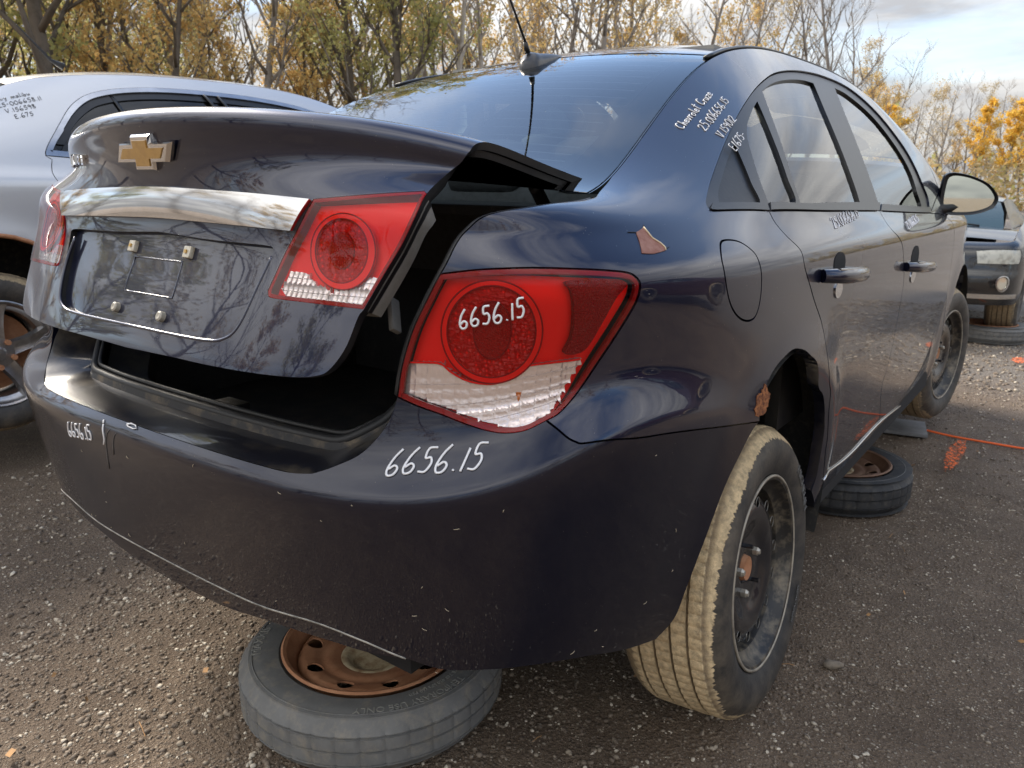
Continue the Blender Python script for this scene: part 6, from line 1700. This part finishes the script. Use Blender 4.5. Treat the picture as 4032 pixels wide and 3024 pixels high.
for i, (px, dist, kind, sc) in enumerate(spots):
    a = .6298 - math.atan((px - 1106) / 1667.6)
    k = cnt.get(kind, 0); cnt[kind] = k + 1
    tr, cr = KIND[kind][k % len(KIND[kind])]
    c_ = math.cos(math.atan((px - 1106) / 1667.6))
    rr = dist / max(c_, .7)
    lab = WORDS[kind] + ', ' + (ORD[k] if k < len(ORD) else 'last') + ' such from the left'
    plant('tree', tr, cr, CAMX + rr * math.cos(a), CAMY + rr * math.sin(a), sc, rt.uniform(0, 6.28), lab, 'trees along the edge of the yard')
# the wood goes on behind the photographer; the paint and chrome mirror it
for i in range(26):
    a = R(76 + i * 8.2 + rt.uniform(-3, 3)); rr = rt.uniform(18, 25)
    kind = ['willow', 'brown', 'bare', 'orange'][i % 4] if i < 10 else ['bare', 'brown', 'sparse', 'bare', 'rust'][i % 5]
    tr, cr = KIND[kind][i % 2]
    plant('tree', tr, cr, CAMX + rr * math.cos(a), CAMY + rr * math.sin(a), rt.uniform(.75, 1.05), rt.uniform(0, 6.28), 'tree of the wood behind the photographer, mirrored in the car paint', 'trees behind the photographer')
# brushwood under the trees
rs = np.random.RandomState(5)
nb = 31000
px = rs.uniform(-150, 3300, nb)
an = .6298 - np.arctan((px - 1106) / 1667.6)
dist = np.interp(px, [-150, 700, 1400, 1900, 2400], [25, 29, 39, 58, 74]) + rs.normal(0, 1.6, nb)
rr = dist / np.maximum(np.cos(np.arctan((px - 1106) / 1667.6)), .7)
hh = (1.3 + .8 * np.sin(px * .021) + .6 * np.sin(px * .067 + 1)) * np.interp(px, [0, 1500, 1900, 2300], [1.15, 1.0, 1.7, 2.0])
z = rs.rand(nb) ** 1.4 * np.maximum(hh, .5) * 1.75
c = np.stack([CAMX + rr * np.cos(an), CAMY + rr * np.sin(an), z], -1)
a = rs.normal(0, 1, (nb, 3)); a /= np.linalg.norm(a, axis=1, keepdims=True)
b = np.cross(a, rs.normal(0, 1, (nb, 3))); b /= np.linalg.norm(b, axis=1, keepdims=True)
s = .13 * rs.uniform(.5, 1.3, (nb, 1)) * (dist / 30)[:, None]
V = np.stack([c - a * s, c + b * s * .5, c + a * s, c - b * s * .5], 1).reshape(-1, 3)
me = mesh('undergrowth', V, [(4 * i, 4 * i + 1, 4 * i + 2, 4 * i + 3) for i in range(nb)])
for l in (LEAF[3], LEAF[2], LEAF[0]): me.materials.append(l)
me.polygons.foreach_set('material_index', rs.choice([0, 0, 0, 1, 2], nb).astype(np.int32))
tag(link('undergrowth', me), 'brown brushwood and shrubs under the tree line', 'undergrowth', kind='stuff')
# ------------------------------------------------------------------ the yard
gm, nt, b = newmat('yard_dirt')
co = objco(nt)
n_big = noise(nt, .9, 5, .6, co); n_mid = noise(nt, 11, 6, .7, co); n_fine = noise(nt, 190, 4, .75, co)
v1 = node(nt, 'ShaderNodeTexVoronoi', {'Scale': 85.0, 'Vector': co, 'Randomness': 1.0}); v2 = node(nt, 'ShaderNodeTexVoronoi', {'Scale': 210.0, 'Vector': co})
base = mixc_(nt, gramp(nt, n_mid.outputs[0], .35, .68), (.165, .116, .076), (.270, .200, .138))
base = mixc_(nt, math_(nt, 'MULTIPLY', gramp(nt, noise(nt, 1.7, 4, .6, co).outputs[0], .42, .62), .55), base, (.085, .060, .042))
base = mixc_(nt, gramp(nt, n_fine.outputs[0], .42, .62), base, (.098, .070, .049))
stone = node(nt, 'ShaderNodeSeparateColor', {0: v1.outputs['Color']})
pick = gramp(nt, stone.outputs[0], .80, .84)
core = gramp(nt, v1.outputs['Distance'], .22, .34, True)
base = mixc_(nt, math_(nt, 'MULTIPLY', math_(nt, 'MULTIPLY', pick, core), .75), base, (.46, .40, .31))
st2 = node(nt, 'ShaderNodeSeparateColor', {0: v2.outputs['Color']})
base = mixc_(nt, math_(nt, 'MULTIPLY', math_(nt, 'MULTIPLY', gramp(nt, st2.outputs[1], .72, .76), gramp(nt, v2.outputs['Distance'], .25, .38, True)), .7), base, (.40, .34, .27))
# a lane of pale crushed stone crosses the yard ahead of the car
sx = node(nt, 'ShaderNodeSeparateXYZ', {0: co})
lane = math_(nt, 'ADD', sx.outputs[0], math_(nt, 'MULTIPLY', math_(nt, 'SUBTRACT', n_big.outputs[0], .5), 1.6))
lane_f = math_(nt, 'MULTIPLY', node(nt, 'ShaderNodeMapRange', {0: lane, 1: 3.7, 2: 4.5}).outputs[0], .8)
pale = mixc_(nt, gramp(nt, v1.outputs['Distance'], .1, .5), (.33, .31, .28), (.14, .125, .11))
base = mixc_(nt, lane_f, base, pale)
nt.links.new(base, b.inputs['Base Color'])
nt.links.new(math_(nt, 'ADD', math_(nt, 'MULTIPLY', gramp(nt, n_big.outputs[0], .35, .65), .28), .55), b.inputs['Roughness'])
setp(b, spec=.35)
hgt = math_(nt, 'ADD', math_(nt, 'ADD', math_(nt, 'MULTIPLY', gramp(nt, v1.outputs['Distance'], 0, .55, True), .9), math_(nt, 'MULTIPLY', n_fine.outputs[0], .9)), math_(nt, 'MULTIPLY', gramp(nt, v2.outputs['Distance'], 0, .5, True), .5))
bump(nt, b, hgt, .9, .008)
def axis_pts(c, near, far, n1):
    a = np.linspace(-near, near, n1)
    o = near * np.geomspace(1.15, far / near, 22)
    return np.concatenate([c - o[::-1], c + a, c + o])
xs = axis_pts(1.2, 6, 300, 150); ys = axis_pts(.0, 6, 300, 150)
X, Y = np.meshgrid(xs, ys, indexing='ij')
fade = np.clip(1 - (np.hypot(X - 1, Y) - 5) / 6, 0, 1)
Z = (.006 * np.sin(X * 3.1 + Y * 1.7) + .005 * np.sin(Y * 4.3 - X * 2.2) + .004 * np.sin(X * 7.9 + 1) * np.sin(Y * 6.7)) * fade - .008
V = np.stack([X, Y, Z], -1).reshape(-1, 3); n = len(ys)
F = [(i * n + j, (i + 1) * n + j, (i + 1) * n + j + 1, i * n + j + 1) for i in range(len(xs) - 1) for j in range(n - 1)]
tag(link('ground', mesh('ground', V, F, smooth=True), gm), 'dark brown dirt and crushed stone yard surface', 'ground', kind='structure')
# loose stones
def stones(name, boxes, seed, mat, label):
    rs = np.random.RandomState(seed)
    t = (1 + 5 ** .5) / 2
    ico = np.array([(-1, t, 0), (1, t, 0), (-1, -t, 0), (1, -t, 0), (0, -1, t), (0, 1, t), (0, -1, -t), (0, 1, -t), (t, 0, -1), (t, 0, 1), (-t, 0, -1), (-t, 0, 1)]) / 1.9
    tri = np.array([(0, 11, 5), (0, 5, 1), (0, 1, 7), (0, 7, 10), (0, 10, 11), (1, 5, 9), (5, 11, 4), (11, 10, 2), (10, 7, 6), (7, 1, 8), (3, 9, 4), (3, 4, 2), (3, 2, 6), (3, 6, 8), (3, 8, 9), (4, 9, 5), (2, 4, 11), (6, 2, 10), (8, 6, 7), (9, 8, 1)])
    Vs = []; Fs = []; k = 0
    for (x0, x1, y0, y1, num, s0, s1) in boxes:
        x = rs.uniform(x0, x1, num); y = rs.uniform(y0, y1, num)
        s = s0 * (s1 / s0) ** (rs.rand(num) ** 2.2)
        a = rs.uniform(0, 6.28, num)
        sh = ico[None] * rs.uniform(.75, 1.25, (num, 12, 1))
        sh = sh * np.stack([s, s * rs.uniform(.6, 1, num), s * rs.uniform(.4, .8, num)], -1)[:, None]
        cx = sh[..., 0] * np.cos(a)[:, None] - sh[..., 1] * np.sin(a)[:, None]; cy = sh[..., 0] * np.sin(a)[:, None] + sh[..., 1] * np.cos(a)[:, None]
        f = np.clip(1 - (np.hypot(x - 1, y) - 5) / 6, 0, 1)
        z = (.006 * np.sin(x * 3.1 + y * 1.7) + .005 * np.sin(y * 4.3 - x * 2.2) + .004 * np.sin(x * 7.9 + 1) * np.sin(y * 6.7)) * f - .008
        P = np.stack([cx + x[:, None], cy + y[:, None], sh[..., 2] + z[:, None] + s[:, None] * .12], -1)
        Vs.append(P.reshape(-1, 3)); Fs.append((tri[None] + 12 * np.arange(num)[:, None, None] + k).reshape(-1, 3)); k += num * 12
    V = np.vstack(Vs); F = np.vstack(Fs)
    me = bpy.data.meshes.new(name)
    me.vertices.add(len(V)); me.vertices.foreach_set('co', V.ravel())
    me.loops.add(len(F) * 3); me.loops.foreach_set('vertex_index', F.ravel().astype(np.int32))
    me.polygons.add(len(F)); me.polygons.foreach_set('loop_start', np.arange(0, len(F) * 3, 3, dtype=np.int32))
    me.update(calc_edges=True)
    tag(link(name, me, mat), label, 'gravel', kind='stuff')
sm, nt, b = newmat('loose_stone')
co = objco(nt)
wnz = node(nt, 'ShaderNodeTexVoronoi', {'Scale': 60.0, 'Vector': co})
sc_ = node(nt, 'ShaderNodeSeparateColor', {0: wnz.outputs['Color']})
nt.links.new(ramp(nt, sc_.outputs[0], [(.0, (.085, .064, .046)), (.5, (.17, .130, .096)), (.85, (.29, .24, .18)), (1.0, (.60, .54, .44))]), b.inputs['Base Color'])
setp(b, rough=.75)
stones('gravel', [(-1.25, .3, -1.15, .9, 16000, .0016, .0085), (-1.3, -.5, -.9, .9, 2200, .004, .011), (-1.0, 1.5, .7, 2.2, 7000, .003, .013), (.2, 2.0, -1.75, -.75, 9000, .0015, .0065), (1.8, 4.2, -2.2, -.3, 6000, .003, .010), (4.0, 8.0, -2.6, .5, 9000, .006, .022)], 3, sm, 'loose brown and grey stones strewn over the yard')

# wet patch and drift variation, fallen leaves and twigs
rs = np.random.RandomState(9)
cl = []
for (x0, x1, y0, y1, num) in ((-1.2, .2, -1.1, .8, 26), (.2, 3.5, -1.9, -.8, 34), (-1, 1.5, .8, 2.0, 14)):
    for i in range(num):
        x, y, a, l = rs.uniform(x0, x1), rs.uniform(y0, y1), rs.uniform(0, 6.28), rs.uniform(.006, .02)
        if rs.rand() < .35:
            cl.append(tube_geo([(x - math.cos(a) * l * 1.6, y - math.sin(a) * l * 1.6, .004), (x, y, .007), (x + math.cos(a) * l * 1.6, y + math.sin(a) * l * 1.6, .004)], .0011, 4))
        else:
            c_, s_ = math.cos(a), math.sin(a); w_ = l * rs.uniform(.35, .6); h_ = rs.uniform(.003, .010)
            cl.append(([(x - c_ * l, y - s_ * l, .003), (x - s_ * w_, y + c_ * w_, .003 + h_), (x + c_ * l, y + s_ * l, .004 + h_ * .5), (x + s_ * w_, y - c_ * w_, .002)], [(0, 1, 2), (0, 2, 3)]))
tag(link('leaf_litter', mesh('leaf_litter', *merge(cl)), worn('dead_leaf', (.36, .20, .08), (.22, .13, .07), .8, 30, bumps=0)), 'small dead leaves and twigs scattered over the dirt', 'leaf litter', kind='stuff')
